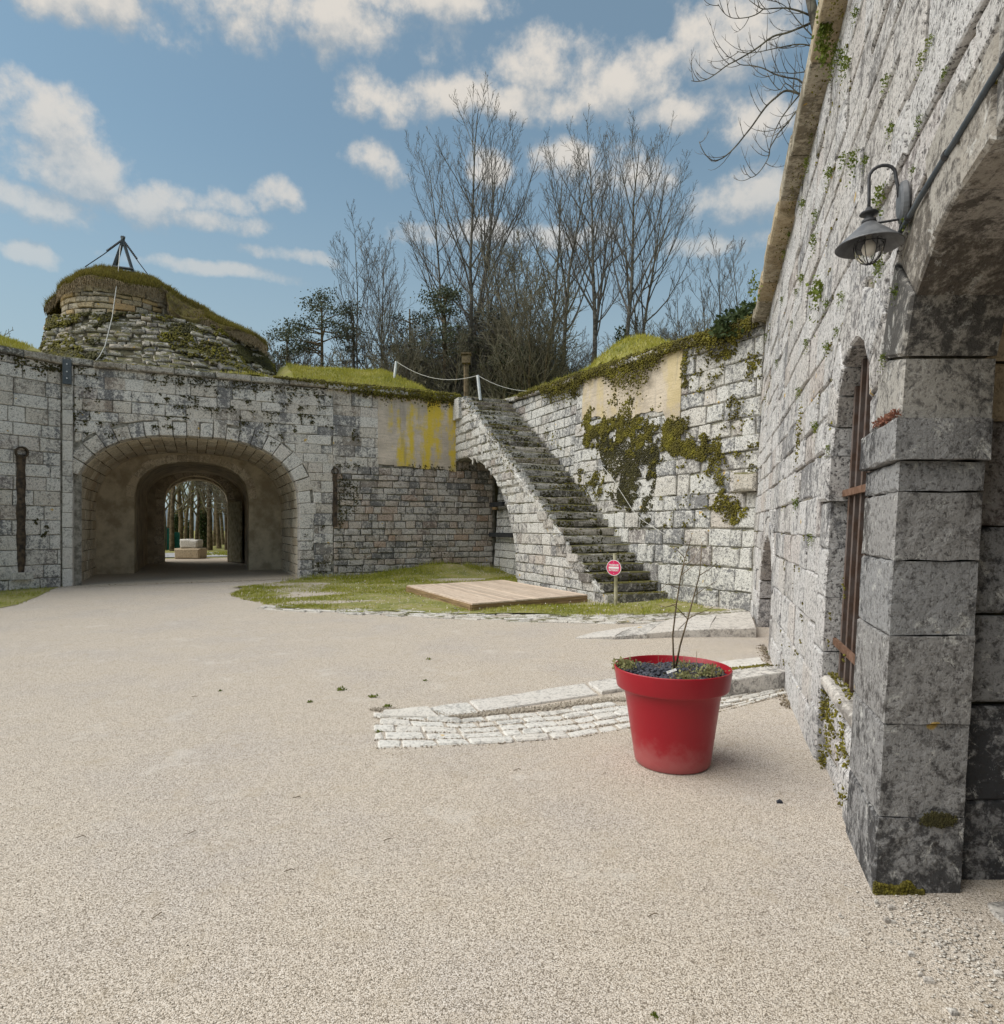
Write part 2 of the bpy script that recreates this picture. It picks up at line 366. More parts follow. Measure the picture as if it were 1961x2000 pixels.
# red pot plastic
m_, T_, b_ = new_mat('red_plastic'); P_ = pos(T_)
sc_ = T_.noise(T_.scale(P_, (3, 3, .6)), 9, 5, .7); lw_ = T_.node('ShaderNodeSeparateXYZ'); T_.l.new(P_, lw_.inputs[0])
dirt_ = T_.math('MULTIPLY', T_.ss(T_.math('ADD', lw_.outputs[2], T_.math('MULTIPLY', T_.noise(P_, 9, 5, .65), .34)), .40, .20), .42)
c_ = T_.mix(dirt_, T_.mix(T_.math('MULTIPLY', T_.ss(sc_, .5, .7), .35), (.31, .004, .014), (.27, .008, .018)), (.42, .19, .18))
T_.l.new(c_, b_.inputs['Base Color']); T_.l.new(T_.math('ADD', .26, T_.math('MULTIPLY', T_.noise(P_, 25, 4), .22)), b_.inputs['Roughness'])
b_.inputs['Specular IOR Level'].default_value = .45; M['pot'] = m_
m_, T_, b_ = new_mat('lamp_glass'); b_.inputs['Base Color'].default_value = (1, 1, 1, 1); b_.inputs['Roughness'].default_value = .03
b_.inputs['Transmission Weight'].default_value = 1.0; b_.inputs['IOR'].default_value = 1.15; M['glass'] = m_
M['bulb'] = simple_mat('frosted_bulb', (.80, .76, .70), None, rough=.4)


# ------------------------------------------------------------------ mesh helpers
class MB:
    def __init__(s): s.v = []; s.f = []
    def add(s, vs, fs):
        o = len(s.v); s.v.extend(vs); s.f.extend([tuple(i+o for i in f) for f in fs])
    def build(s, name, mat, parent=None, smooth=False):
        me = bpy.data.meshes.new(name)
        me.from_pydata([tuple(p) for p in s.v], [], s.f); me.update()
        if smooth: me.polygons.foreach_set('use_smooth', [True]*len(me.polygons))
        if mat is not None: me.materials.append(mat)
        o = bpy.data.objects.new(name, me); COL.objects.link(o)
        if parent is not None: o.parent = parent
        return o
    def box(s, c, sx, sy, sz, rz=0.0):
        ca, sa = math.cos(rz), math.sin(rz)
        vs = []
        for dz in (-.5, .5):
            for dx, dy in ((-.5, -.5), (.5, -.5), (.5, .5), (-.5, .5)):
                x, y = dx*sx, dy*sy
                vs.append((c[0]+x*ca-y*sa, c[1]+x*sa+y*ca, c[2]+dz*sz))
        s.add(vs, [(3, 2, 1, 0), (4, 5, 6, 7), (0, 1, 5, 4), (1, 2, 6, 5), (2, 3, 7, 6), (3, 0, 4, 7)])
    def tube(s, pts, rad, n=6, cap=True):
        pts = [Vector(p) for p in pts]
        k = len(pts)
        if not hasattr(rad, '__len__'): rad = [rad]*k
        vs = []
        ref = None
        for i, p in enumerate(pts):
            d = (pts[min(i+1, k-1)] - pts[max(i-1, 0)])
            if d.length < 1e-9: d = Vector((0, 0, 1))
            d.normalize()
            if ref is None: ref = Vector((1, 0, 0)) if abs(d.x) < .8 else Vector((0, 1, 0))
            a = d.cross(ref); a.normalize(); b = d.cross(a); ref = -b.cross(d) if False else a.cross(d)
            r = rad[i]
            for j in range(n):
                t = 2*math.pi*j/n
                vs.append(p + a*(math.cos(t)*r) + b*(math.sin(t)*r))
        fs = []
        for i in range(k-1):
            for j in range(n):
                fs.append((i*n+j, i*n+(j+1) % n, (i+1)*n+(j+1) % n, (i+1)*n+j))
        if cap: fs.append(tuple(range(n-1, -1, -1))); fs.append(tuple((k-1)*n+j for j in range(n)))
        s.add(vs, fs)
    def lathe(s, prof, c=(0, 0, 0), n=32, close=False):
        vs = []; k = len(prof)
        for r, z in prof:
            for j in range(n):
                t = 2*math.pi*j/n
                vs.append((c[0]+r*math.cos(t), c[1]+r*math.sin(t), c[2]+z))
        fs = [(i*n+j, i*n+(j+1) % n, (i+1)*n+(j+1) % n, (i+1)*n+j) for i in range(k-1) for j in range(n)]
        s.add(vs, fs)

def np_mesh(name, V, F, mat, parent=None, smooth=False):
    """V (N,3) float, F (M,k) int -> object"""
    V = np.asarray(V, np.float32); F = np.asarray(F, np.int32)
    k = F.shape[1]
    me = bpy.data.meshes.new(name)
    me.vertices.add(len(V)); me.vertices.foreach_set('co', V.ravel())
    me.loops.add(F.size); me.loops.foreach_set('vertex_index', F.ravel())
    me.polygons.add(len(F)); me.polygons.foreach_set('loop_start', np.arange(0, F.size, k, dtype=np.int32))
    me.update(calc_edges=True)
    if smooth: me.polygons.foreach_set('use_smooth', np.ones(len(F), bool))
    me.materials.append(mat)
    o = bpy.data.objects.new(name, me); COL.objects.link(o)
    if parent is not None: o.parent = parent
    return o

def tag(o, label=None, cat=None, group=None, kind=None):
    if label: o['label'] = label
    if cat: o['category'] = cat
    if group: o['group'] = group
    if kind: o['kind'] = kind
    return o
def thing(name, label, cat, loc=(0, 0, 0), group=None, rz=0.0):
    o = bpy.data.objects.new(name, None); COL.objects.link(o); o.location = loc; o.rotation_euler = (0, 0, rz)
    o.empty_display_size = .2
    return tag(o, label, cat, group)
def link_copy(o, parent=None):
    c = o.copy(); COL.objects.link(c)
    if parent is not None: c.parent = parent
    for ch in list(o.children): link_copy(ch, c)
    return c

def proj(p):
    if p[1] < .2: return None
    return CX + p[0]/p[1]*FPX, HY - (p[2]-EYE)/p[1]*FPX
def ground(px, py, z=0.0):
    Y = (EYE-z)*FPX/(py-HY)
    return ((px-CX)/FPX*Y, Y)

# ---- polygons to stones
def inset(poly, d):
    n = len(poly); out = []
    for i in range(n):
        x0, y0 = poly[i-1]; x1, y1 = poly[i]; x2, y2 = poly[(i+1) % n]
        ax, ay = x1-x0, y1-y0; bx, by = x2-x1, y2-y1
        la = math.hypot(ax, ay) or 1e-9; lb = math.hypot(bx, by) or 1e-9
        n1 = (-ay/la, ax/la); n2 = (-by/lb, bx/lb)
        mx, my = n1[0]+n2[0], n1[1]+n2[1]
        dn = max(.35, (mx*n1[0]+my*n1[1]))
        out.append((x1+mx/dn*d, y1+my/dn*d))
    return out
def area(poly):
    return .5*sum(poly[i-1][0]*poly[i][1]-poly[i][0]*poly[i-1][1] for i in range(len(poly)))
def rough_poly(poly, seg, jit, rng):
    out = []
    n = len(poly)
    for i in range(n):
        a, b = poly[i], poly[(i+1) % n]
        L = math.hypot(b[0]-a[0], b[1]-a[1])
        k = max(1, min(3, int(round(L/seg))))
        for j in range(k):
            t = j/k
            if j: t += rng.uniform(-.12, .12)
            out.append((a[0]+(b[0]-a[0])*t+rng.uniform(-jit, jit), a[1]+(b[1]-a[1])*t+rng.uniform(-jit, jit)))
    return out
def stone_vf(poly, mp, rng, gap=.010, bev=.014, proud=.0, jit=.006, back=-.06, seg=.32, bulge=.008, chamfer=0.0):
    if area(poly) < 0: poly = poly[::-1]
    if chamfer:
        q = []
        for i in range(len(poly)):
            p0, p1, p2 = poly[i-1], poly[i], poly[(i+1) % len(poly)]
            for o in (p0, p2):
                L = math.hypot(o[0]-p1[0], o[1]-p1[1]); k = min(.33, chamfer*rng.uniform(.5, 1.4)/L)
                q.append((p1[0]+(o[0]-p1[0])*k, p1[1]+(o[1]-p1[1])*k))
        poly = q
    poly = rough_poly(poly, seg, jit, rng)
    a = inset(poly, gap); b = inset(poly, gap+bev)
    n = len(a)
    vs = [mp(s, z, back) for s, z in a] + [mp(s, z, proud-bev*rng.uniform(.7, 1.3)) for s, z in a] + [mp(s, z, proud+rng.uniform(-.3, .3)*bulge) for s, z in b]
    cs = sum(p[0] for p in b)/n; cz = sum(p[1] for p in b)/n
    vs.append(mp(cs, cz, proud+bulge*rng.uniform(0, 1)))
    fs = []
    for r in range(2):
        for i in range(n):
            j = (i+1) % n
            fs.append((r*n+i, r*n+j, (r+1)*n+j, (r+1)*n+i))
    for i in range(n): fs.append((2*n+i, 2*n+(i+1) % n, 3*n))
    return vs, fs

def courses(s0, s1, z0, z1, h, l, rng, hv=.15, lv=.4):
    out = []; z = z0
    while z < z1-.02:
        hh = h*rng.uniform(1-hv, 1+hv)
        if z+hh > z1-h*.45: hh = z1-z
        s = s0 - rng.uniform(0, l)
        while s < s1:
            ll = l*rng.uniform(1-lv, 1+lv)
            a, b = max(s, s0), min(s+ll, s1)
            if b-a > .07: out.append((a, b, z, z+hh))
            s += ll
        z += hh
    return out

class Hole:
    """arched opening: springing zs, rise, centre c, half width hw, exponent n, optional sill"""
    def __init__(s, c, hw, zs, rise, n=2.5, sill=None): s.c, s.hw, s.zs, s.rise, s.n, s.sill = c, hw, zs, rise, n, sill
    @property
    def crown(s): return s.zs+s.rise
    def half(s, z):
        if z <= s.zs: return s.hw
        if z >= s.crown: return 0.0
        return s.hw*(1-((z-s.zs)/s.rise)**s.n)**(1/s.n)
    def top(s, x):
        u = abs(x-s.c)/s.hw
        if u >= 1: return None
        return s.zs+s.rise*(1-u**s.n)**(1/s.n)
    def grown(s, d, jd=0.0):
        return Hole(s.c, s.hw+d, s.zs, s.rise+d, s.n, s.sill)
    def curve(s, k):                                   # k+1 points along the arch from left springing to right
        pts = []
        for i in range(k+1):
            t = math.pi*(1-i/k)
            cx, sx = math.cos(t), math.sin(t)
            pts.append((s.c+s.hw*math.copysign(abs(cx)**(2/s.n), cx), s.zs+s.rise*abs(sx)**(2/s.n)))
        # equalise the steps
        dense = []
        N = 400
        for i in range(N+1):
            t = math.pi*(1-i/N); cx, sx = math.cos(t), math.sin(t)
            dense.append((s.c+s.hw*math.copysign(abs(cx)**(2/s.n), cx), s.zs+s.rise*abs(sx)**(2/s.n)))
        cum = [0]
        for i in range(N): cum.append(cum[-1]+math.hypot(dense[i+1][0]-dense[i][0], dense[i+1][1]-dense[i][1]))
        out = []; j = 0
        for i in range(k+1):
            L = cum[-1]*i/k
            while j < N-1 and cum[j+1] < L: j += 1
            f = (L-cum[j])/max(1e-9, cum[j+1]-cum[j])
            out.append((dense[j][0]+(dense[j+1][0]-dense[j][0])*f, dense[j][1]+(dense[j+1][1]-dense[j][1])*f))
        return out

def clip_rect(rect, holes, topf=None):
    """rectangle minus arched holes, under the line topf(s) -> list of polygons"""
    s0, s1, z0, z1 = rect
    pieces = [(s0, s1, None, None)]
    bottom = []
    for h in holes:
        if z0 >= h.crown-1e-6: continue
        if h.sill is not None and z1 <= h.sill+.01: continue
        if z1 > h.crown:
            if s1 > h.c-h.hw and s0 < h.c+h.hw: bottom.append(h)
            continue
        new = []
        for (a, b, lf, rf) in pieces:
            w0 = h.half(z0); w1 = h.half(z1)
            if b <= h.c-w0 or a >= h.c+w0: new.append((a, b, lf, rf)); continue
            if a < h.c-w1-.03: new.append((a, b, lf, ('L', h)))
            if b > h.c+w1+.03: new.append((a, b, ('R', h), rf))
        pieces = new
    out = []
    for (a, b, lf, rf) in pieces:
        def left(z): return a if lf is None else max(a, lf[1].c+lf[1].half(z))
        def right(z): return b if rf is None else min(b, rf[1].c-rf[1].half(z))
        kz = 4 if (lf or rf) else 1
        zs = [z0+(z1-z0)*i/kz for i in range(kz+1)]
        if bottom:
            pts = []
            K = 7
            for i in range(K+1):
                s = a+(b-a)*i/K; z = z0
                for h in bottom:
                    t = h.top(s)
                    if t is not None: z = max(z, t)
                pts.append((s, min(z, z1-.02)))
            poly = pts+[(b, z1), (a, z1)]
            if min(z1-p[1] for p in pts) < .03: pass
        else:
            rl = [(right(z), z) for z in zs]; ll = [(left(z), z) for z in zs]
            ok = [r[0]-l[0] > .03 for r, l in zip(rl, ll)]
            if not any(ok): continue
            rl = [(max(r[0], l[0]+.01), r[1]) for r, l in zip(rl, ll)]
            poly = rl+ll[::-1]
        if topf is not None:
            poly = [(s, min(z, topf(s))) for s, z in poly]
        # drop duplicates
        q = []
        for p in poly:
            if not q or math.hypot(p[0]-q[-1][0], p[1]-q[-1][1]) > .015: q.append(p)
        if len(q) >= 3 and abs(area(q)) > .012: out.append(q)
    return out

def screen_size(vs):
    xs, ys = [], []
    for p in vs:
        q = proj(p)
        if q is None: return 0.0
        xs.append(q[0]); ys.append(q[1])
    x0, x1, y0, y1 = min(xs), max(xs), min(ys), max(ys)
    if x1 < 0 or x0 > 1961 or y1 < 0 or y0 > 2000: return 0.0
    return (x1-x0)*(y1-y0)

def lay(parent, vfs, mat, name='stone', limit=280, rest='far_stonework', min_px=40):
    """the stones that show largest become parts of their own, the rest one part"""
    vfs = [(screen_size(v), v, f) for v, f in vfs]
    vfs.sort(key=lambda t: -t[0])
    rest_mb = MB(); k = 0
    for a, v, f in vfs:
        if k < limit and a > min_px:
            mb = MB(); mb.add(v, f); mb.build(name, mat, parent); k += 1
        else: rest_mb.add(v, f)
    if rest_mb.v:
        o = rest_mb.build(rest, mat, parent); o['kind'] = 'stuff'
    return k

def core_strips(name, mat, parent, mp, ss, zlo, zhi, d0, d1):
    """solid behind the stones: columns between consecutive s values"""
    mb = MB()
    for a, b in zip(ss[:-1], ss[1:]):
        e = 1e-4
        la, lb = zlo(a+e), zlo(b-e)
        ha, hb = zhi(a+e), zhi(b-e)
        vs = [mp(a, la, d0), mp(b, lb, d0), mp(b, hb, d0), mp(a, ha, d0), mp(a, la, d1), mp(b, lb, d1), mp(b, hb, d1), mp(a, ha, d1)]
        mb.add(vs, [(0, 1, 2, 3), (5, 4, 7, 6), (0, 4, 5, 1), (3, 2, 6, 7), (0, 3, 7, 4), (1, 5, 6, 2)])
    return mb.build(name, mat, parent)

def s_samples(s0, s1, holes, step=.6, fine=.08):
    xs = set([s0, s1])
    x = s0
    while x < s1: xs.add(round(x, 3)); x += step
    for h in holes:
        k = int(2*h.hw/fine)
        for i in range(k+1):
            x = h.c-h.hw+2*h.hw*i/k
            if s0 < x < s1: xs.add(x)
    xs = sorted(xs)
    out = [xs[0]]
    for x in xs[1:]:
        if x-out[-1] > 1e-3: out.append(x)
    return out
def hole_lo(holes, base=-.4):
    def f(s):
        z = base
        for h in holes:
            t = h.top(s)
            if t is not None: z = max(z, t)
        return z
    return f

def inv(mp, px, py, s=5.0, z=2.0):
    """wall coordinates seen at a photo pixel"""
    for _ in range(40):
        q = proj(mp(s, z, 0)); e = 1e-3
        if q is None: s += 1; continue
        qs = proj(mp(s+e, z, 0)); qz = proj(mp(s, z+e, 0))
        a, b = (qs[0]-q[0])/e, (qz[0]-q[0])/e
        c, d = (qs[1]-q[1])/e, (qz[1]-q[1])/e
        det = a*d-b*c
        if abs(det) < 1e-9: break
        rx, ry = px-q[0], py-q[1]
        ds, dz = (d*rx-b*ry)/det, (-c*rx+a*ry)/det
        m = max(abs(ds), abs(dz), 1e-9)
        k = min(1.0, 1.5/m)
        s += ds*k; z += dz*k
        if m < 1e-4: break
    return s, z

# ---- loose vegetation (all triangles, one mesh each)
NPR = np.random.RandomState(5)
def blades(name, P, mat, h=(.04, .10), w=.008, lean=.5, parent=None, N=None, segs=1):
    """P (n,3) roots"""
    n = len(P)
    a = NPR.uniform(0, 2*np.pi, n); hh = NPR.uniform(h[0], h[1], n); ww = w*NPR.uniform(.6, 1.4, n)
    la = NPR.uniform(0, 2*np.pi, n); lm = NPR.uniform(.1, 1, n)*lean*hh
    side = np.stack([np.cos(a)*ww, np.sin(a)*ww, np.zeros(n)], 1)
    tip = P+np.stack([np.cos(la)*lm, np.sin(la)*lm, hh], 1)
    if N is not None: tip = tip+N*hh[:, None]*.6
    V = np.concatenate([P-side, P+side, tip], 1).reshape(-1, 3)
    F = np.arange(3*n).reshape(-1, 3)
    return np_mesh(name, V, F, mat, parent)
def leaves(name, P, mat, size=(.03, .06), parent=None, up=.3, flat=None):
    """small random leaf quads at P; flat = a normal they lean towards"""
    n = len(P)
    d = NPR.normal(size=(n, 3)); d[:, 2] += up; d /= np.linalg.norm(d, axis=1)[:, None]
    if flat is not None:
        r = NPR.normal(size=(n, 3))*.6+np.asarray(flat)
    else: r = NPR.normal(size=(n, 3))
    sd = np.cross(d, r); sd /= np.linalg.norm(sd, axis=1)[:, None]+1e-9
    s = NPR.uniform(size[0], size[1], n)[:, None]
    V = np.concatenate([P, P+d*s*.5+sd*s*.32, P+d*s, P+d*s*.5-sd*s*.32], 1).reshape(-1, 3)
    F = np.arange(4*n).reshape(-1, 4)
    return np_mesh(name, V, F, mat, parent)
ICO_V = None
def blobs(name, P, r, mat, parent=None, squash=(1, 1, 1)):
    """cushions: displaced little icosahedra"""
    global ICO_V, ICO_F
    if ICO_V is None:
        t = (1+5**.5)/2
        ICO_V = np.array([(-1, t, 0), (1, t, 0), (-1, -t, 0), (1, -t, 0), (0, -1, t), (0, 1, t), (0, -1, -t), (0, 1, -t), (t, 0, -1), (t, 0, 1), (-t, 0, -1), (-t, 0, 1)])/math.sqrt(1+t*t)
        ICO_F = np.array([(0, 11, 5), (0, 5, 1), (0, 1, 7), (0, 7, 10), (0, 10, 11), (1, 5, 9), (5, 11, 4), (11, 10, 2), (10, 7, 6), (7, 1, 8), (3, 9, 4), (3, 4, 2), (3, 2, 6), (3, 6, 8), (3, 8, 9), (4, 9, 5), (2, 4, 11), (6, 2, 10), (8, 6, 7), (9, 8, 1)])
    n = len(P); P = np.asarray(P); r = np.broadcast_to(np.asarray(r, float), (n,))
    V = ICO_V[None]*NPR.uniform(.6, 1.4, (n, 12, 1))*r[:, None, None]*np.asarray(squash)+P[:, None, :]
    F = (ICO_F[None]+12*np.arange(n)[:, None, None]).reshape(-1, 3)
    return np_mesh(name, V.reshape(-1, 3), F, mat, parent)

# smooth random field used for masks
class Field:
    def __init__(s, seed, n=24):
        r = np.random.RandomState(seed)
        s.k = r.normal(size=(n, 2)); s.p = r.uniform(0, 6.28, n); s.a = 1/np.sqrt(n/2)
    def __call__(s, x, y, f=1.0):
        x = np.asarray(x, float)*f; y = np.asarray(y, float)*f
        return sum(np.sin(k[0]*x+k[1]*y+p) for k, p in zip(s.k, s.p))*s.a
FA, FB_, FC_ = Field(1), Field(2), Field(3)

# ------------------------------------------------------------------ wall surfaces (s along, z up, d out into the court)
A0 = (-11.7, 17.4); UA = (.9015, .4327); NA = (.4327, -.9015)
def mpA(s, z, d): return (A0[0]+UA[0]*s+NA[0]*d, A0[1]+UA[1]*s+NA[1]*d, z)
def G(s, e, z): return (A0[0]+UA[0]*s-NA[0]*e, A0[1]+UA[1]*s-NA[1]*e, z)
B0 = (-11.9, 17.3); UB = (-.57, -.8216)
def mpB(s, z, d): return (B0[0]+UB[0]*s+.8216*d, B0[1]+UB[1]*s-.57*d, z)
CK = [(-.3, 22.8), (3.45, 14.25), (4.72, 12.1)]
CL1, CL2 = 9.336, 2.497
CN1, CN2 = (-.9158, -.4017), (-.861, -.5086)
def mpC(s, z, d):
    if s < CL1: t = s/CL1; x = CK[0][0]+(CK[1][0]-CK[0][0])*t; y = CK[0][1]+(CK[1][1]-CK[0][1])*t
    else: t = (s-CL1)/CL2; x = CK[1][0]+(CK[2][0]-CK[1][0])*t; y = CK[1][1]+(CK[2][1]-CK[1][1])*t
    k = min(1, max(0, (s-CL1+.6)/1.2)); nx = CN1[0]+(CN2[0]-CN1[0])*k; ny = CN1[1]+(CN2[1]-CN1[1])*k
    q = d-.06*z
    return (x+nx*q, y+ny*q, z)
def ztopC(s):
    P = [(0, 6.0), (2, 5.86), (6, 5.68), (9.3, 5.52), (12.5, 5.47)]
    for (a, za), (b, zb) in zip(P[:-1], P[1:]):
        if s <= b: return za+(zb-za)*(s-a)/(b-a)
    return 5.47
def mpD(t, z, d): return (.70+.33*t+.0575*z-d, t, z)
ND = Vector((-.9496, .3134, 0))

H1 = Hole(2.98, 2.98, 2.0, 2.25, 2.7)

# ------------------------------------------------------------------ gate wall (wall A) with its vaulted passage
def ring_stones(hole, k, thick, mp, depth, rng, proud=.012, skip=lambda p: False, gap=.012, bev=.014, jit=.008):
    p = hole.curve(k); q = hole.grown(thick)
    out = []
    def outer(pt, i):
        a = p[max(0, i-1)]; b = p[min(k, i+1)]
        nx, ny = -(b[1]-a[1]), (b[0]-a[0]); L = math.hypot(nx, ny) or 1
        return (pt[0]+nx/L*thick, pt[1]+ny/L*thick)
    o = [outer(p[i], i) for i in range(k+1)]
    for i in range(k):
        if skip(p[i]) or skip(p[i+1]): continue
        t = rng.uniform(.8, 1.22)
        def ext(a, b): return (a[0]+(b[0]-a[0])*t, a[1]+(b[1]-a[1])*t)
        poly = [p[i+1], p[i], ext(p[i], o[i]), ext(p[i+1], o[i+1])]
        out.append(stone_vf(poly, mp, rng, gap=gap, bev=bev, proud=proud+rng.uniform(-.006, .008), jit=jit, back=-depth))
    return out

def build_wall_a():
    rng = random.Random(21)
    w = thing('gate_wall', 'long grey limestone court wall pierced by the big vaulted gateway', 'wall')


    ss = s_samples(-.2, 12.7, [H1], .8, .12)
    core_strips('wall_core', M['mortar'], w, mpA, s_samples(-.2, 12.7, [H1.grown(.06)], .8, .12), hole_lo([H1.grown(.06)]), lambda s: 6.0, -.035, -.9)
    vf = []; JA = []
    for r in courses(.05, 7.0, -.05, 6.0, .315, .60, rng, .25, .5):
        for poly in clip_rect(r, [H1.grown(.44)]):
            vf.append(stone_vf(poly, mpA, rng, gap=rng.uniform(.001, .010), bev=rng.uniform(.006, .02), proud=rng.uniform(-.014, .014), jit=.012)); JA.append(r)
    for r in courses(7.0, 8.5, 3.55, 6.0, .315, .62, rng):
        vf.append(stone_vf([(r[0], r[2]), (r[1], r[2]), (r[1], r[3]), (r[0], r[3])], mpA, rng, gap=.005, bev=.009, proud=rng.uniform(-.008, .012), jit=.009))
    for r in courses(H1.c+H1.hw, H1.c+H1.hw+.46, -.05, 2.02, .34, 1.0, rng):
        vf.append(stone_vf([(r[0], r[2]), (r[1]+rng.uniform(-.1, .02), r[2]), (r[1], r[3]), (r[0], r[3])], mpA, rng, proud=rng.uniform(0, .015), back=-.5))
    lay(w, vf, M['wall'], 'stone', 290)
    # lower right: small reused rubble, standing slightly proud of the plaster above it
    vf = []
    for r in courses(7.02, 12.6, -.05, 3.58, .215, .40, rng, .2, .45):
        vf.append(stone_vf([(r[0], r[2]), (r[1], r[2]), (r[1], r[3]), (r[0], r[3])], mpA, rng, gap=.011, proud=rng.uniform(.0, .045), jit=.014))
    for r in courses(11.3, 12.6, 3.6, 6.0, .25, .42, rng, .2, .45):
        vf.append(stone_vf([(r[0], r[2]), (r[1], r[2]), (r[1], r[3]), (r[0], r[3])], mpA, rng, gap=.011, proud=rng.uniform(-.01, .02), jit=.014))
    lay(w, vf, M['rubble'], 'rubble_stone', 240, 'far_rubble')
    vf = ring_stones(H1, 25, .46, mpA, .5, rng, skip=lambda p: p[0] < .10 and p[1] < 3.3)
    lay(w, vf, M['wall'], 'arch_stone', 60)
    # plaster panel
    pp = core_strips('plaster_panel', M['plaster_y'], w, mpA, [8.45+.1375*i for i in range(21)],
                lambda s: 3.62+.05*float(FA(s, 0, 3.0))+(.06 if s < 9 else 0), lambda s: 5.985, .022+0*1, -.03)
    pp['label'] = 'smooth plaster panel stained with yellow lichen streaks'
    # pale pilaster strip at the left end and the bracket on it
    vf = []
    z = -.05
    while z < 5.95:
        h = rng.uniform(.4, .62); z1 = min(6.0, z+h)
        vf.append(stone_vf([(-.21, z), (.035, z), (.035, z1), (-.21, z1)], mpA, rng, gap=.005, proud=.05+rng.uniform(0, .006), back=-.5, jit=.004)); z = z1
    lay(w, vf, M['slab'], 'pilaster_stone', 40)
    # coping
    vf = []; s = -.3
    while s < 11.25:
        l = rng.uniform(.7, 1.25); e = min(s+l, 11.3)
        sag = rng.uniform(-.015, .015)
        vf.append(stone_vf([(s, 6.0+sag), (e, 6.0+sag), (e, 6.2+sag), (s, 6.2+sag)], mpA, rng, gap=.006, bev=.03, proud=.13+rng.uniform(-.02, .02), back=-.5, jit=.012, seg=.3))
        s = e
    lay(w, vf, M['coping'], 'coping_stone', 30)
    # dark drain hole and the broken slot under it
    mb = MB()
    c = inv(mpA, 654, 921, 7, 3)
    for k in range(12):
        pass
    n = 14
    vs = []
    for d, rr in ((.06, .085), (.06, .12), (-.2, .12), (.045, .085), (-.2, .085)):
        for j in range(n):
            t = 2*math.pi*j/n; vs.append(mpA(c[0]+rr*math.cos(t), c[1]+rr*math.sin(t), d))
    fs = []
    for a, b in ((0, 1), (1, 2), (0, 3), (3, 4)):
        for j in range(n): fs.append((a*n+j, a*n+(j+1) % n, b*n+(j+1) % n, b*n+j))
    fs.append(tuple(4*n+j for j in range(n)))
    mb.add(vs, fs); mb.build('drain_hole', M['drain'], w)
    mb = MB()
    s0, s1 = c[0]-.06, c[0]+.07
    mb.add([mpA(s0, 1.62, .052), mpA(s1, 1.62, .052), mpA(s1, c[1]-.1, .052), mpA(s0, c[1]-.1, .052), mpA(s0, 1.62, -.03), mpA(s1, 1.62, -.03), mpA(s1, c[1]-.1, -.03), mpA(s0, c[1]-.1, -.03)],
           [(0, 1, 2, 3), (0, 4, 5, 1), (3, 2, 6, 7), (0, 3, 7, 4), (1, 5, 6, 2)])
    mb.build('drain_slot', M['drain'], w)
    # moss and little tufts in the joints
    P = []
    for _ in range(330):
        r = JA[NPR.randint(len(JA))]; s, z = ((NPR.uniform(r[0], r[1]), r[2]) if NPR.rand() < .6 else (r[0], NPR.uniform(r[2], r[3])))
        t = H1.grown(.1).top(s)
        if t is not None and z < t: continue
        if FA(s, z, 1.6) < -.1: continue
        k = NPR.randint(3, 14)
        for _ in range(k): P.append(mpA(s+NPR.normal()*.045, z-abs(NPR.normal())*.06, .012))
    for _ in range(260):                          # under the coping
        s = NPR.uniform(-.2, 11.2)
        if FB_(s, 1, 1.5) < -.2: continue
        for _ in range(NPR.randint(2, 9)): P.append(mpA(s+NPR.normal()*.05, 5.98-abs(NPR.normal())*.13, .02))
    for _ in range(300):                          # around the plaster and the ledge under it
        s = NPR.uniform(7.0, 12.0); z = 3.62+NPR.normal()*.06
        if FC_(s, z, 2) > -.2: P.append(mpA(s, z, .03))
    for _ in range(900):
        s = NPR.uniform(7.6, 8.6); z = NPR.uniform(4.4, 6.0)
        if FC_(s*2, z*.7, 2) > .55: P.append(mpA(s, z, .02))
    for _ in range(700):
        s = NPR.uniform(6.5, 12.2); z = NPR.uniform(.2, 3.4)
        if FA(s, z, 2.3) > .8: P.append(mpA(s, z, .035))
    for _ in range(500):
        s = NPR.uniform(7.15, 7.8); z = NPR.uniform(1.5, 3.3)
        if FB_(s, z, 3) > .2: P.append(mpA(s, z, .03))
    o = blobs('moss', np.array(P), NPR.uniform(.008, .026, len(P)), M['moss_dark'], w); o['kind'] = 'stuff'
    P = []
    for s in np.linspace(5.2, 11.3, 6000):
        k = min(1, (s-5.2)/3.0)
        if NPR.rand() < .25+.75*k:
            P.append(mpA(s+NPR.normal()*.03, 6.2-abs(NPR.normal())*.13*k, .05+NPR.uniform(0, .10)))
            P.append(mpA(s+NPR.normal()*.03, 6.2+NPR.uniform(-.02, .05), NPR.uniform(-.45, .1)))
    o = blobs('coping_moss', np.array(P), NPR.uniform(.014, .038, len(P)), M['moss'], w); o['kind'] = 'stuff'
    return w
wallA = build_wall_a()

def bracket():
    c = inv(mpA, 143, 729, .2, 5.8)
    mb = MB(); s, z = -.085, c[1]; h = .33
    for (a, b, d0, d1) in ((-.10, .10, .065, .075), (-.10, -.085, .075, .15), (.085, .10, .075, .15), (-.10, .10, .15, .16)):
        v = [mpA(s+x, z+y, d) for d in (d0, d1) for x, y in ((a, -h), (b, -h), (b, h), (a, h))]
        mb.add(v, [(0, 1, 2, 3), (4, 7, 6, 5), (0, 4, 5, 1), (1, 5, 6, 2), (2, 6, 7, 3), (3, 7, 4, 0)])
    o = mb.build('steel_bracket', M['tripod']); tag(o, 'upright dark steel channel bolted under the coping at the wall corner', 'bracket')
    for zz in (-.18, 0, .2):
        m2 = MB(); p = Vector(mpA(s, z+zz, .16)); q = Vector(mpA(s, z+zz, .175)); m2.tube([p, q], .018, 8); m2.build('bolt', M['steel'], o)
bracket()

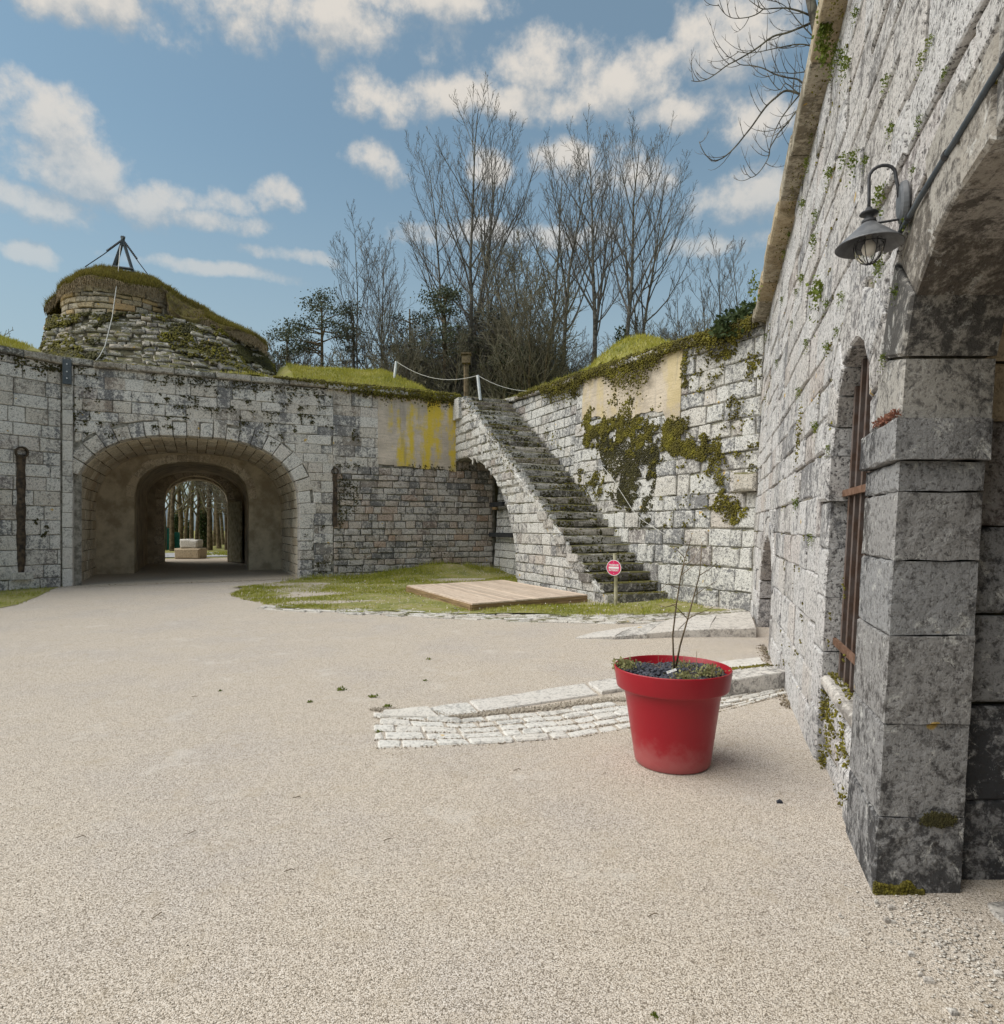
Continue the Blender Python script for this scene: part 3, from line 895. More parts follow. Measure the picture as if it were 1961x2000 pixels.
def shell(name, mat, parent, hole, e0, e1, thick, floor=-.1):
    """solid barrel with the section of the hole, from depth e0 to e1"""
    ins = [(hole.c-hole.hw, floor)]+hole.curve(28)+[(hole.c+hole.hw, floor)]
    g = hole.grown(thick); outs = [(g.c-g.hw, floor)]+g.curve(28)+[(g.c+g.hw, floor)]
    mb = MB(); n = len(ins)
    vs = [G(s, e, z) for e in (e0, e1) for (s, z) in ins]+[G(s, e, z) for e in (e0, e1) for (s, z) in outs]
    fs = []
    for i in range(n-1):
        fs += [(i, i+1, n+i+1, n+i), (2*n+i, 3*n+i, 3*n+i+1, 2*n+i+1), (i, 2*n+i, 2*n+i+1, i+1), (n+i, n+i+1, 3*n+i+1, 3*n+i)]
    mb.add(vs, fs); return mb.build(name, mat, parent)

def build_gate():
    rng = random.Random(5)
    g = thing('gate_passage', 'deep vaulted gateway tunnel of ochre stone leading through the rampart', 'gateway')
    shell('vault_core', M['dark_mortar'], g, H1.grown(.035), .45, 4.85, .5)
    prof = [(0, -.05)]+[(0, 1.0)]+H1.curve(60)+[(5.96, 1.0), (5.96, -.05)]
    cum = [0]
    for a, b in zip(prof[:-1], prof[1:]): cum.append(cum[-1]+math.hypot(b[0]-a[0], b[1]-a[1]))
    def V(a, e, d):
        a = min(max(a, 0), cum[-1]-1e-6); j = 0
        while cum[j+1] < a: j += 1
        f = (a-cum[j])/(cum[j+1]-cum[j]); p, q = prof[j], prof[j+1]
        x, z = p[0]+(q[0]-p[0])*f, p[1]+(q[1]-p[1])*f
        L = cum[j+1]-cum[j]; nx, nz = (q[1]-p[1])/L, -(q[0]-p[0])/L
        return G(x+nx*d, e, z+nz*d)
    vf = []
    for r in courses(.47, 4.82, 0.0, cum[-1], .30, .62, rng, .1, .35):
        poly = [(r[2], r[0]), (r[3], r[0]), (r[3], r[1]), (r[2], r[1])]
        vf.append(stone_vf(poly, V, rng, gap=.009, bev=.012, proud=rng.uniform(-.008, .010), jit=.008, seg=.5))
    lay(g, vf, M['vault'], 'vault_stone', 290)
    H2 = Hole(2.98, 1.85, 2.65, 1.30, 2.4)
    def flat(e0, e1):
        return lambda s, z, d: G(s, e0+(e1-e0)*d, z)
    core_strips('inner_wall', M['plaster_v'], g, flat(4.8, 5.6), s_samples(-.4, 6.4, [H2], .8, .09), hole_lo([H2], -.05), lambda s: 4.6, 0, 1)
    # raised surround of the inner opening
    vf = ring_stones(H2, 15, .26, lambda s, z, d: G(s, 4.8-d, z), .2, rng, proud=.015, gap=.003, bev=.02)
    lay(g, vf, M['vault'], 'inner_arch_stone', 40)
    shell('passage_vault', M['plaster_dark'], g, Hole(3.07, 1.93, 2.7, 1.36, 2.3), 5.6, 11.3, .4)
    H3 = Hole(3.1, 1.29, 2.85, 1.08, 2.0)
    core_strips('frame_wall', M['plaster_v'], g, flat(11.3, 11.9), s_samples(.6, 5.6, [H3], .8, .08), hole_lo([H3], -.05), lambda s: 4.6, 0, 1)
    vf = ring_stones(H3, 11, .34, lambda s, z, d: G(s, 11.3-d, z), .5, rng, proud=.02)
    for sd in (-1, 1):
        for r in courses(0, .36, -.05, 2.85, .42, 1, rng):
            a = H3.c+sd*H3.hw; b = a+sd*rng.uniform(.25, .42)
            vf.append(stone_vf([(min(a, b), r[2]), (max(a, b), r[2]), (max(a, b), r[3]), (min(a, b), r[3])], lambda s, z, d: G(s, 11.3-d, z), rng, proud=.02, back=-.5))
    lay(g, vf, M['vault'], 'frame_stone', 40)
    H4 = Hole(3.1, 1.34, 2.75, 1.08, 2.0)
    core_strips('outer_wall', M['plaster_dark'], g, flat(12.1, 13.0), s_samples(-14, 20, [H4], 1.5, .09), hole_lo([H4], -.4), lambda s: 5.7, 0, 1)
    shell('exit_vault', M['plaster_dark'], g, Hole(3.1, 1.5, 2.85, 1.25, 2.0), 11.9, 12.1, .4)
    # big timber leaf folded open against the right side
    mb = MB()
    v = [G(s, e, z) for z in (.05, 2.75) for s, e in ((4.42, 11.25), (4.52, 11.25), (4.90, 9.6), (4.82, 9.55))]
    mb.add(v, [(3, 2, 1, 0), (4, 5, 6, 7), (0, 1, 5, 4), (1, 2, 6, 5), (2, 3, 7, 6), (3, 0, 4, 7)])
    o = mb.build('gate_leaf', M['post']); tag(o, 'weathered timber gate leaf folded open inside the passage', 'gate')
    return g
build_gate()

# ------------------------------------------------------------------ left wall (wall B) and its drain pipe
def build_wall_b():
    rng = random.Random(31)
    w = thing('corner_wall', 'grey limestone court wall with a black drain channel beside the gateway wall', 'wall')
    core_strips('wall_core', M['mortar'], w, mpB, [-.5, 2, 4, 6, 9], lambda s: -.4, lambda s: 6.0, -.035, -.9)
    vf = []
    for r in courses(.02, 9, -.05, 6.0, .36, .60, rng):
        vf.append(stone_vf([(r[0], r[2]), (r[1], r[2]), (r[1], r[3]), (r[0], r[3])], mpB, rng, gap=.009, proud=rng.uniform(-.006, .012)))
    lay(w, vf, M['wall'], 'stone', 200)
    vf = []; s = -.1
    while s < 9:
        e = s+rng.uniform(.7, 1.2)
        vf.append(stone_vf([(s, 6.0), (e, 6.0), (e, 6.2), (s, 6.2)], mpB, rng, gap=.006, bev=.03, proud=.12, back=-.5, jit=.012)); s = e
    lay(w, vf, M['coping'], 'coping_stone', 30)
    P = []
    for _ in range(160):
        s, z = NPR.uniform(0, 5), NPR.uniform(.3, 5.9)
        if FA(s, z+3, 1.6) < .1: continue
        for _ in range(NPR.randint(3, 12)): P.append(mpB(s+NPR.normal()*.05, z-abs(NPR.normal())*.08, .015))
    for _ in range(120):
        s = NPR.uniform(0, 5)
        for _ in range(NPR.randint(2, 9)): P.append(mpB(s+NPR.normal()*.05, 5.98-abs(NPR.normal())*.15, .02))
    o = blobs('moss', np.array(P), NPR.uniform(.010, .034, len(P)), M['moss_dark'], w); o['kind'] = 'stuff'
    # drain channel: a half round dark pipe with a round mouth on top
    s, zt = inv(mpB, 41, 888, 1.0, 3.0); s2, zb = inv(mpB, 38, 1118, 1.0, .6)
    t = thing('drain_pipe', 'rusty black drainpipe with a round mouth running down the left wall', 'drainpipe')
    mb = MB(); n = 10; rows = 16; vs = []
    for i in range(rows+1):
        z = zb+(zt-zb)*i/rows; wdt = .10*(1+.12*math.sin(i*1.7))*(1 if i > 1 else .7)
        for j in range(n+1):
            a = math.pi*j/n
            vs.append(mpB(s+math.cos(a)*wdt, z, .0+math.sin(a)*.075))
    fs = [(i*(n+1)+j, i*(n+1)+j+1, (i+1)*(n+1)+j+1, (i+1)*(n+1)+j) for i in range(rows) for j in range(n)]
    mb.add(vs, fs); mb.build('pipe', M['drain'], t, True)
    mb = MB(); n = 16; vs = []
    for d, rr in ((.0, .15), (.10, .15), (.10, .115), (-.15, .10)):
        for j in range(n):
            a = 2*math.pi*j/n; vs.append(mpB(s+math.cos(a)*rr, zt+.06+math.sin(a)*rr, d))
    fs = [(k*n+j, k*n+(j+1) % n, (k+1)*n+(j+1) % n, (k+1)*n+j) for k in range(3) for j in range(n)]+[tuple(3*n+j for j in range(n))]
    mb.add(vs, fs); mb.build('pipe_mouth', M['drain'], t)
    mb = MB()
    v = [mpB(s+x, z, d) for d in (.0, .16) for x, z in ((-.22, zb-.18), (.22, zb-.18), (.22, zb), (-.22, zb))]
    mb.add(v, [(0, 1, 2, 3), (4, 7, 6, 5), (0, 4, 5, 1), (1, 5, 6, 2), (2, 6, 7, 3), (3, 7, 4, 0)])
    mb.build('splash_stone', M['slab'], t)
    return w
build_wall_b()

# ------------------------------------------------------------------ stair along wall C
SQ = (2.2, 13.4); SD = (-.397, .918); SN = (.918, .397)
def S(r, q, z): return (SQ[0]+SD[0]*r+SN[0]*q, SQ[1]+SD[1]*r+SN[1]*q, z)
def mpS(r, z, d): return S(r, -d, z)
NST, RISE, RUN = 30, .2, .3
def build_stair():
    rng = random.Random(41)
    w = thing('stone_stair', 'long mossy stone staircase climbing the rampart over a rough arch', 'staircase')
    Hs = Hole(9.0, 4.45, .15, 3.78, 2.0)
    top = lambda r: min(5.98, .667*r-.06) if r > .1 else .01
    ss = sorted(set([.1*i for i in range(1, 100)]))
    core_strips('stair_core', M['mortar'], w, mpS, [x for x in ss if x < 9.9], hole_lo([Hs], -.3), lambda r: max(top(r), (hole_lo([Hs], -.3)(r))+.12), -.03, -1.42)
    vf = []
    for r in courses(.05, 9.9, -.05, 6.0, .25, .42, rng, .2, .4):
        zt = lambda x: min(5.98, .667*x+.10)
        if zt(r[1]) < r[2]+.05: continue
        for poly in clip_rect(r, [Hs], zt):
            if abs(area(poly)) < .015: continue
            hi = poly[0][1] > 2.4 or poly[0][0] > 5
            vf.append(stone_vf(poly, mpS, rng, gap=.010 if not hi else .014, proud=rng.uniform(-.01, .014) if not hi else rng.uniform(-.015, .035), jit=.008 if not hi else .028, bev=.014 if not hi else .03))
    lay(w, vf, M['wall_c'], 'stone', 280)
    for i in range(NST):
        q0 = -.03+rng.uniform(-.04, .05)+(rng.uniform(0, .16) if i > 9 else 0)
        lo = RISE*i-(.3 if i == 0 else 0.0)
        mp = lambda q, z, d, i=i: S(RUN*i-d+.012*math.sin(q*5+i), q, z+.012*math.sin(q*3+i*2.1))
        v, f = stone_vf([(q0, lo), (1.62, lo), (1.62, RISE*(i+1)), (q0, RISE*(i+1))], mp, rng, gap=.004, bev=.022, proud=.02+rng.uniform(-.012, .012), jit=.014, back=-.46, seg=.35)
        mb = MB(); mb.add(v, f); mb.build('step', M['tread'], w)
    # rough stones filling the ragged outer edge of the upper flight
    vf = []
    for i in range(9, NST):
        for k in range(2):
            r = RUN*(i+.5*k); z = .667*r+.05
            vf.append(stone_vf([(r-.14, z-.2), (r+.16, z-.16), (r+.17, z+.05), (r-.08, z+.07)], mpS, rng, gap=.008, bev=.03, proud=rng.uniform(-.02, .03), jit=.03, back=-.2))
    lay(w, vf, M['wall_c'], 'edge_stone', 60)
    P = []
    for i in range(NST):
        for _ in range(90 if i > 6 else 40):
            q = NPR.uniform(0, 1.5)
            if FA(q*2, i*.7, 1.2) > .3: P.append(S(RUN*i+NPR.uniform(-.01, .06), q, RISE*(i+1)+NPR.uniform(-.02, .012)))
            if FB_(q*2, i*.7, 1.2) > .3: P.append(S(RUN*i-.02, q, RISE*i+NPR.uniform(0, .16)))
    for i in range(6, NST):
        for _ in range(40):
            r = RUN*i+NPR.uniform(-.15, .15)
            if FC_(r, 0, 2) > -.4: P.append(S(r, NPR.normal()*.10+.04, .667*r+.12+NPR.uniform(-.22, .06)))
    o = blobs('moss', np.array(P), NPR.uniform(.008, .022, len(P)), M['moss'], w); o['kind'] = 'stuff'
    P = []
    for i in range(NST):
        for _ in range(70):
            q = NPR.uniform(0, 1.5)
            if FC_(q*3, i, 1.7) > -.1: P.append(S(RUN*i-.03, q, RISE*i+NPR.uniform(.01, .15)))
    o = blobs('dark_moss', np.array(P), NPR.uniform(.010, .03, len(P)), M['moss_dark'], w); o['kind'] = 'stuff'
    mb = MB()
    v = [S(r, q, z) for z in (5.3, 6.0) for r, q in ((9.0, -.1), (9.0, 1.7), (10.6, 1.9), (10.0, -.1))]
    mb.add(v, [(3, 2, 1, 0), (4, 5, 6, 7), (0, 1, 5, 4), (1, 2, 6, 5), (2, 3, 7, 6), (3, 0, 4, 7)])
    mb.build('landing', M['wall_c'], w)
    # two dark beams bridging the recess under the arch
    for (x0, x1, y, nm, lb) in ((956, 1005, 1044, 'beam', 'lower dark timber beam set across the recess under the stair arch'), (961, 986, 986, 'beam', 'upper dark timber beam set across the recess under the stair arch')):
        q = 1.36
        def rr(px):
            a = (px-CX)/FPX
            return (SQ[0]+SN[0]*q-a*(SQ[1]+SN[1]*q))/(a*SD[1]-SD[0])
        r0, r1 = rr(x0), rr(x1)
        Y = S(r0, q, 0)[1]; z = EYE-(y-HY)/FPX*Y
        mb = MB()
        v = [S(r, qq, zz) for zz in (z-.075, z+.075) for r, qq in ((r0, q), (r1, q), (r1, q-.10), (r0, q-.10))]
        mb.add(v, [(3, 2, 1, 0), (4, 5, 6, 7), (0, 1, 5, 4), (1, 2, 6, 5), (2, 3, 7, 6), (3, 0, 4, 7)])
        o = mb.build('timber_beam', M['beam']); tag(o, lb, 'beam', 'beams under the stair')
        if x0 == 961:
            m2 = MB(); m2.box(S(r0-.4, q-.06, z-.14), .3, .08, .08, math.atan2(SD[1], SD[0])); m2.build('wedge', M['timber'], o)
build_stair()

# ------------------------------------------------------------------ wall C
def build_wall_c():
    rng = random.Random(51)
    w = thing('moss_wall', 'battered court wall of speckled blocks with thick moss beside the staircase', 'wall')
    L = CL1+CL2+.02
    core_strips('wall_core', M['mortar'], w, mpC, [L*i/24 for i in range(25)], lambda s: -.4, ztopC, -.035, -.9)
    vf = []
    for r in courses(0, 5.3, -.05, 6.05, .285, .46, rng, .15, .4):
        for poly in clip_rect(r, [], ztopC): vf.append(stone_vf(poly, mpC, rng, gap=.011, proud=rng.uniform(-.01, .018), jit=.010))
    for r in courses(5.3, L, -.05, 6.05, .39, .54, rng, .2, .5):
        for poly in clip_rect(r, [], ztopC): vf.append(stone_vf(poly, mpC, rng, gap=rng.uniform(.004, .016), proud=rng.uniform(-.018, .024), jit=.018, bev=rng.uniform(.012, .03)))
    lay(w, vf, M['wall_c'], 'stone', 295)
    # plaster panel (under the coping, ragged lower edge)
    tl = inv(mpC, 1141, 752, 5, 5.5); tr = inv(mpC, 1335, 690, 8, 5.5)
    s0, s1 = tl[0], tr[0]
    def zl(s):
        t = (s-s0)/(s1-s0)
        return 4.62-.62*t+.07*float(FA(s, 1, 4))+.05*float(FB_(s, 1, 9))
    pp = core_strips('plaster_panel', M['plaster_p'], w, mpC, [s0+(s1-s0)*i/30 for i in range(31)], zl, lambda s: ztopC(s)-.01, .03, -.05)
    pp['label'] = 'pale pink plaster patch with faint yellow streaks'
    vf = []; s = .25
    while s < L:
        e = min(L, s+rng.uniform(.6, 1.0)); k = ztopC(s); k2 = ztopC(e)
        vf.append(stone_vf([(s, k), (e, k2), (e, k2+.17), (s, k+.17)], mpC, rng, gap=.006, bev=.03, proud=.13+rng.uniform(-.02, .02), back=-.6, jit=.012)); s = e
    lay(w, vf, M['coping'], 'coping_stone', 30)
    # projecting corbel near the corner
    c = inv(mpC, 1466, 940, 11.3, 2.4)
    v, f = stone_vf([(c[0]-.22, c[1]-.2), (c[0]+.30, c[1]-.2), (c[0]+.30, c[1]+.17), (c[0]-.22, c[1]+.17)], mpC, rng, gap=0, bev=.04, proud=.26, jit=.02, back=-.05)
    mb = MB(); mb.add(v, f); mb.build('corbel_stone', M['mound'], w)
    # moss cushions
    def z3(x, y): return 950+x*.3348, 600+y*.3348
    spots = [(640, 740, 80, 110, 1), (735, 770, 70, 90, 1), (600, 650, 32, 70, .9), (600, 930, 50, 130, .7), (840, 620, 55, 90, .6), (1010, 800, 120, 80, 1),
             (1140, 810, 100, 100, 1), (700, 700, 90, 60, .9), (900, 760, 160, 90, .9), (1060, 700, 80, 50, .7), (640, 1020, 40, 90, .7), (1000, 900, 70, 70, .7), (980, 560, 40, 40, .5), (1260, 830, 120, 75, .9), (1180, 695, 70, 45, .8), (1330, 880, 150, 60, .6), (1460, 840, 60, 120, .6),
             (1545, 880, 45, 120, .5), (1250, 470, 95, 80, .6), (1390, 265, 60, 60, .9), (1168, 330, 22, 160, .9), (1330, 280, 60, 45, .6), (1530, 330, 60, 60, .6),
             (1400, 1010, 60, 60, .8), (1380, 1130, 95, 50, .9), (1450, 1200, 65, 55, .9), (1160, 1290, 35, 50, .7), (515, 520, 22, 80, .8),
             (1060, 920, 60, 50, .7), (1230, 960, 70, 50, .5), (1440, 560, 60, 80, .5), (1550, 620, 40, 80, .4), (1380, 760, 90, 60, .5),
             (1280, 1560, 40, 20, .5), (1030, 1270, 60, 18, .5), (840, 540, 60, 25, .5), (720, 570, 40, 60, .4)]
    P, Rr = [], []
    for (x, y, rx, ry, dn) in spots:
        px, py = z3(x, y)
        s, z = inv(mpC, px, py, 7, 4); s2, _ = inv(mpC, px+rx*.3348, py, 7, 4); _, z2 = inv(mpC, px, py-ry*.3348, 7, 4)
        rs, rz = abs(s2-s), abs(z2-z)
        n = int(9500*dn*rs*rz)
        for _ in range(n):
            a = NPR.uniform(0, 6.28); q = 1.3*NPR.uniform(0, 1)**.55
            ps, pz = s+math.cos(a)*q*rs, z+math.sin(a)*q*rz
            if FA(ps, pz, 4.5)*.9+FB_(ps, pz, 11)*.7+NPR.normal()*.25 > .95*q+.25-dn*.85 and pz < ztopC(ps)+.05:
                P.append(mpC(ps, pz, .02+NPR.uniform(0, .03))); Rr.append(NPR.uniform(.006, .024))
    o = blobs('moss', np.array(P), np.array(Rr), M['moss'], w); o['kind'] = 'stuff'
    # dark dried moss sheet hanging below the plaster
    P = []
    for _ in range(22000):
        x, y = NPR.uniform(610, 1010), NPR.uniform(690, 1300)
        edge = min((x-640)/80, (1000-x)/90, (y-720)/90, (1260-y)/260)
        if x < 700+(y-950)*.28: continue
        if x > 1010-(max(0, y-900))*.12: continue
        P.append((x, y, edge))
    # bilinear map of the patch, cheap enough for many cushions
    def corner(x, y): return inv(mpC, *z3(x, y), 7, 3.5)
    c00, c10, c01, c11 = corner(610, 690), corner(1010, 690), corner(610, 1300), corner(1010, 1300)
    Q, Rq = [], []
    for x, y, edge in P:
        u, v_ = (x-610)/400, (y-690)/610
        s = (c00[0]*(1-u)+c10[0]*u)*(1-v_)+(c01[0]*(1-u)+c11[0]*u)*v_
        z = (c00[1]*(1-u)+c10[1]*u)*(1-v_)+(c01[1]*(1-u)+c11[1]*u)*v_
        lowf = max(0, (v_-.35))*1.5
        if FC_(s, z, 3.5)*.45+FA(s, z, 11)*.5+NPR.normal()*.3 > -.1-edge*.55+lowf: Q.append(mpC(s, z, .012+NPR.uniform(0, .02))); Rq.append(NPR.uniform(.006, .020))
    o = blobs('dark_moss', np.array(Q), np.array(Rq), M['moss_dark'], w); o['kind'] = 'stuff'
    # thick moss over the coping and scattered in the joints
    P = []
    for s in np.linspace(1.6, L, 12000):
        k = 1.0 if s > 3.2 else .35
        if NPR.rand() > k*.9: continue
        z = ztopC(s)
        hang = (.10+.13*max(0, float(FA(s, 0, 2.2))))*k
        P.append(mpC(s, z+.17-abs(NPR.normal())*hang, .08+NPR.uniform(0, .09)))
        P.append(mpC(s, z+.17+NPR.uniform(-.01, .06), NPR.uniform(-.5, .12)))
    for _ in range(9000):
        s, z = NPR.uniform(3.0, L), NPR.uniform(.8, 5.4)
        if FB_(s, z, 1.3)*.8+FA(s, z, 7)*.7+NPR.normal()*.2+(.35 if s > 6.5 else -.1) > 1.15: P.append(mpC(s, z, .012))
    o = blobs('coping_moss', np.array(P), NPR.uniform(.007, .026, len(P)), M['moss'], w); o['kind'] = 'stuff'
build_wall_c()

# ------------------------------------------------------------------ right wall (wall D)
Hd1 = Hole(1.55, 1.25, 2.077, .70, 3.6); Hd2 = Hole(3.89, .51, 2.08, .65, 2.2, .55); Hd3 = Hole(9.2, 1.05, .45, 1.02, 2.0)
JD = []
def build_wall_d():
    rng = random.Random(61)
    w = thing('right_wall', 'tall pale battered wall of close jointed blocks running from the near pier to the corner', 'wall')
    T0, T1 = -3.0, 12.45
    holes = [Hd1, Hd2, Hd3]
    zt = lambda s: 5.6
    hc = [h.grown(.06) for h in holes]; ss = s_samples(T0, T1, hc, .8, .05)
    core_strips('wall_core', M['mortar_d'], w, mpD, ss, hole_lo(hc), zt, -.03, -.37)
    mb = MB()      # solid under the window
    v = [mpD(t, z, d) for d in (-.07, -.9) for t, z in ((Hd2.c-Hd2.hw, -.3), (Hd2.c+Hd2.hw, -.3), (Hd2.c+Hd2.hw, .5), (Hd2.c-Hd2.hw, .5))]
    mb.add(v, [(0, 1, 2, 3), (4, 7, 6, 5), (0, 4, 5, 1), (1, 5, 6, 2), (2, 6, 7, 3), (3, 7, 4, 0)]); mb.build('apron_core', M['mortar_d'], w)
    vf = []
    gh = [Hd1.grown(.40), Hole(Hd2.c, Hd2.hw+.30, Hd2.zs, Hd2.rise+.30, 2.2), Hd3.grown(.28)]
    for r in courses(T0, T1, -.05, 5.6, .31, .55, rng, .22, .5):
        JD.append(r)
        for poly in clip_rect(r, gh): vf.append(stone_vf(poly, mpD, rng, gap=rng.uniform(.002, .009), proud=rng.uniform(-.014, .016), jit=.012, bev=rng.uniform(.008, .018)))
    # far jamb of the window and jambs of the low door
    lay(w, vf, M['wall_d'], 'stone', 290)
    vf = []
    for z0, z1 in ((-.05, .34), (.34, .74), (.74, 1.12), (1.12, 1.45), (1.45, 1.78)):
        vf.append(stone_vf([(4.40, z0), (4.72, z0), (4.72, z1), (4.40, z1)], mpD, rng, gap=.006, bev=.015, proud=.004, back=-.52, jit=.007))
    vf.append(stone_vf([(4.36, 1.78), (4.74, 1.78), (4.74, 2.08), (4.36, 2.08)], mpD, rng, gap=.005, bev=.02, proud=.035, back=-.52, jit=.008))
    vf += ring_stones(Hd2, 9, .30, mpD, .52, rng, proud=.004, gap=.006)
    lay(w, vf, M['wall_d'], 'window_stone', 40)
    vf = []
    for a, b in ((8.15-.28, 8.15), (10.25, 10.53)):
        vf.append(stone_vf([(a, -.05), (b, -.05), (b, .45), (a, .45)], mpD, rng, proud=.004, back=-.4))
    vf += ring_stones(Hd3, 11, .28, mpD, .4, rng, proud=.004)
    lay(w, vf, M['wall_d'], 'door_stone', 40)
    # window sill, apron stones
    v, f = stone_vf([(3.36, .50), (4.42, .50), (4.42, .59), (3.36, .60)], mpD, rng, gap=.0, bev=.02, proud=-.01, back=-.6, jit=.016)
    mb = MB(); mb.add(v, f); mb.build('window_sill', M['slab'], w)
    vf = []
    for r in courses(3.36, 4.42, -.05, .48, .20, .36, rng):
        vf.append(stone_vf([(r[0], r[2]), (r[1], r[2]), (r[1], r[3]), (r[0], r[3])], mpD, rng, gap=.012, bev=.03, proud=rng.uniform(-.05, .0), jit=.02, back=-.1))
    lay(w, vf, M['wall_d'], 'apron_stone', 30)
    # cornice: two levels
    vf = []; s = T0
    while s < 8.05:
        e = min(8.05, s+rng.uniform(.9, 1.5))
        vf.append(stone_vf([(s, 5.6), (e, 5.6), (e, 5.85), (s, 5.85)], mpD, rng, gap=.004, bev=.012, proud=.19+rng.uniform(-.012, .012), back=-.6, jit=.01)); s = e
    while s < T1+.1:
        e = min(T1+.15, s+rng.uniform(.5, .9))
        vf.append(stone_vf([(s, 5.5), (e, 5.5), (e, 5.72), (s, 5.72)], mpD, rng, gap=.006, bev=.03, proud=.26+rng.uniform(-.04, .03), back=-.6, jit=.025)); s = e
    lay(w, vf, M['cornice'], 'cornice_stone', 30)
    # moss in places
    P = []
    for _ in range(900):
        r = JD[NPR.randint(len(JD))]; t, z = ((NPR.uniform(r[0], r[1]), r[2]) if NPR.rand() < .7 else (r[0], NPR.uniform(r[2], r[3])))
        if t < 3.6 and z < 2.9: continue
        if t > 8 and t < 10.4 and z < 1.6: continue
        if FA(t, z, 1.3) < .2: continue
        for _ in range(NPR.randint(2, 8)): P.append(mpD(t+NPR.normal()*.02, z-abs(NPR.normal())*.03, .004))
    for _ in range(70):
        t = NPR.uniform(4.5, 12.3)
        for _ in range(NPR.randint(2, 10)): P.append(mpD(t+NPR.normal()*.06, 5.58-abs(NPR.normal())*.10, .02+NPR.uniform(0, .12)))
    c = inv(mpD, 1563, 852, 6, 2.2)
    for _ in range(150): P.append(mpD(c[0]+NPR.normal()*.09, c[1]+NPR.normal()*.16, .02))
    o = blobs('moss', np.array(P), NPR.uniform(.003, .010, len(P)), M['moss'], w); o['kind'] = 'stuff'
    P = []
    for _ in range(2600):        # apron, sill and foot of the wall
        t = NPR.uniform(3.5, 4.42); z = NPR.uniform(-.02, .5)
        if FB_(t*2, z*2, 3)*.7+FA(t, z, 17)*.5+NPR.normal()*.25 > .55: P.append(mpD(t, z, NPR.uniform(-.06, -.01)))
    for _ in range(700):
        t = NPR.uniform(3.7, 4.38); d = NPR.uniform(-.5, -.05)
        if FA(t*3, d*3, 2) > -.5: P.append(mpD(t, .605, d))
    o = blobs('sill_moss', np.array(P), NPR.uniform(.003, .010, len(P)), M['moss'], w); o['kind'] = 'stuff'
    return w
wallD = build_wall_d()

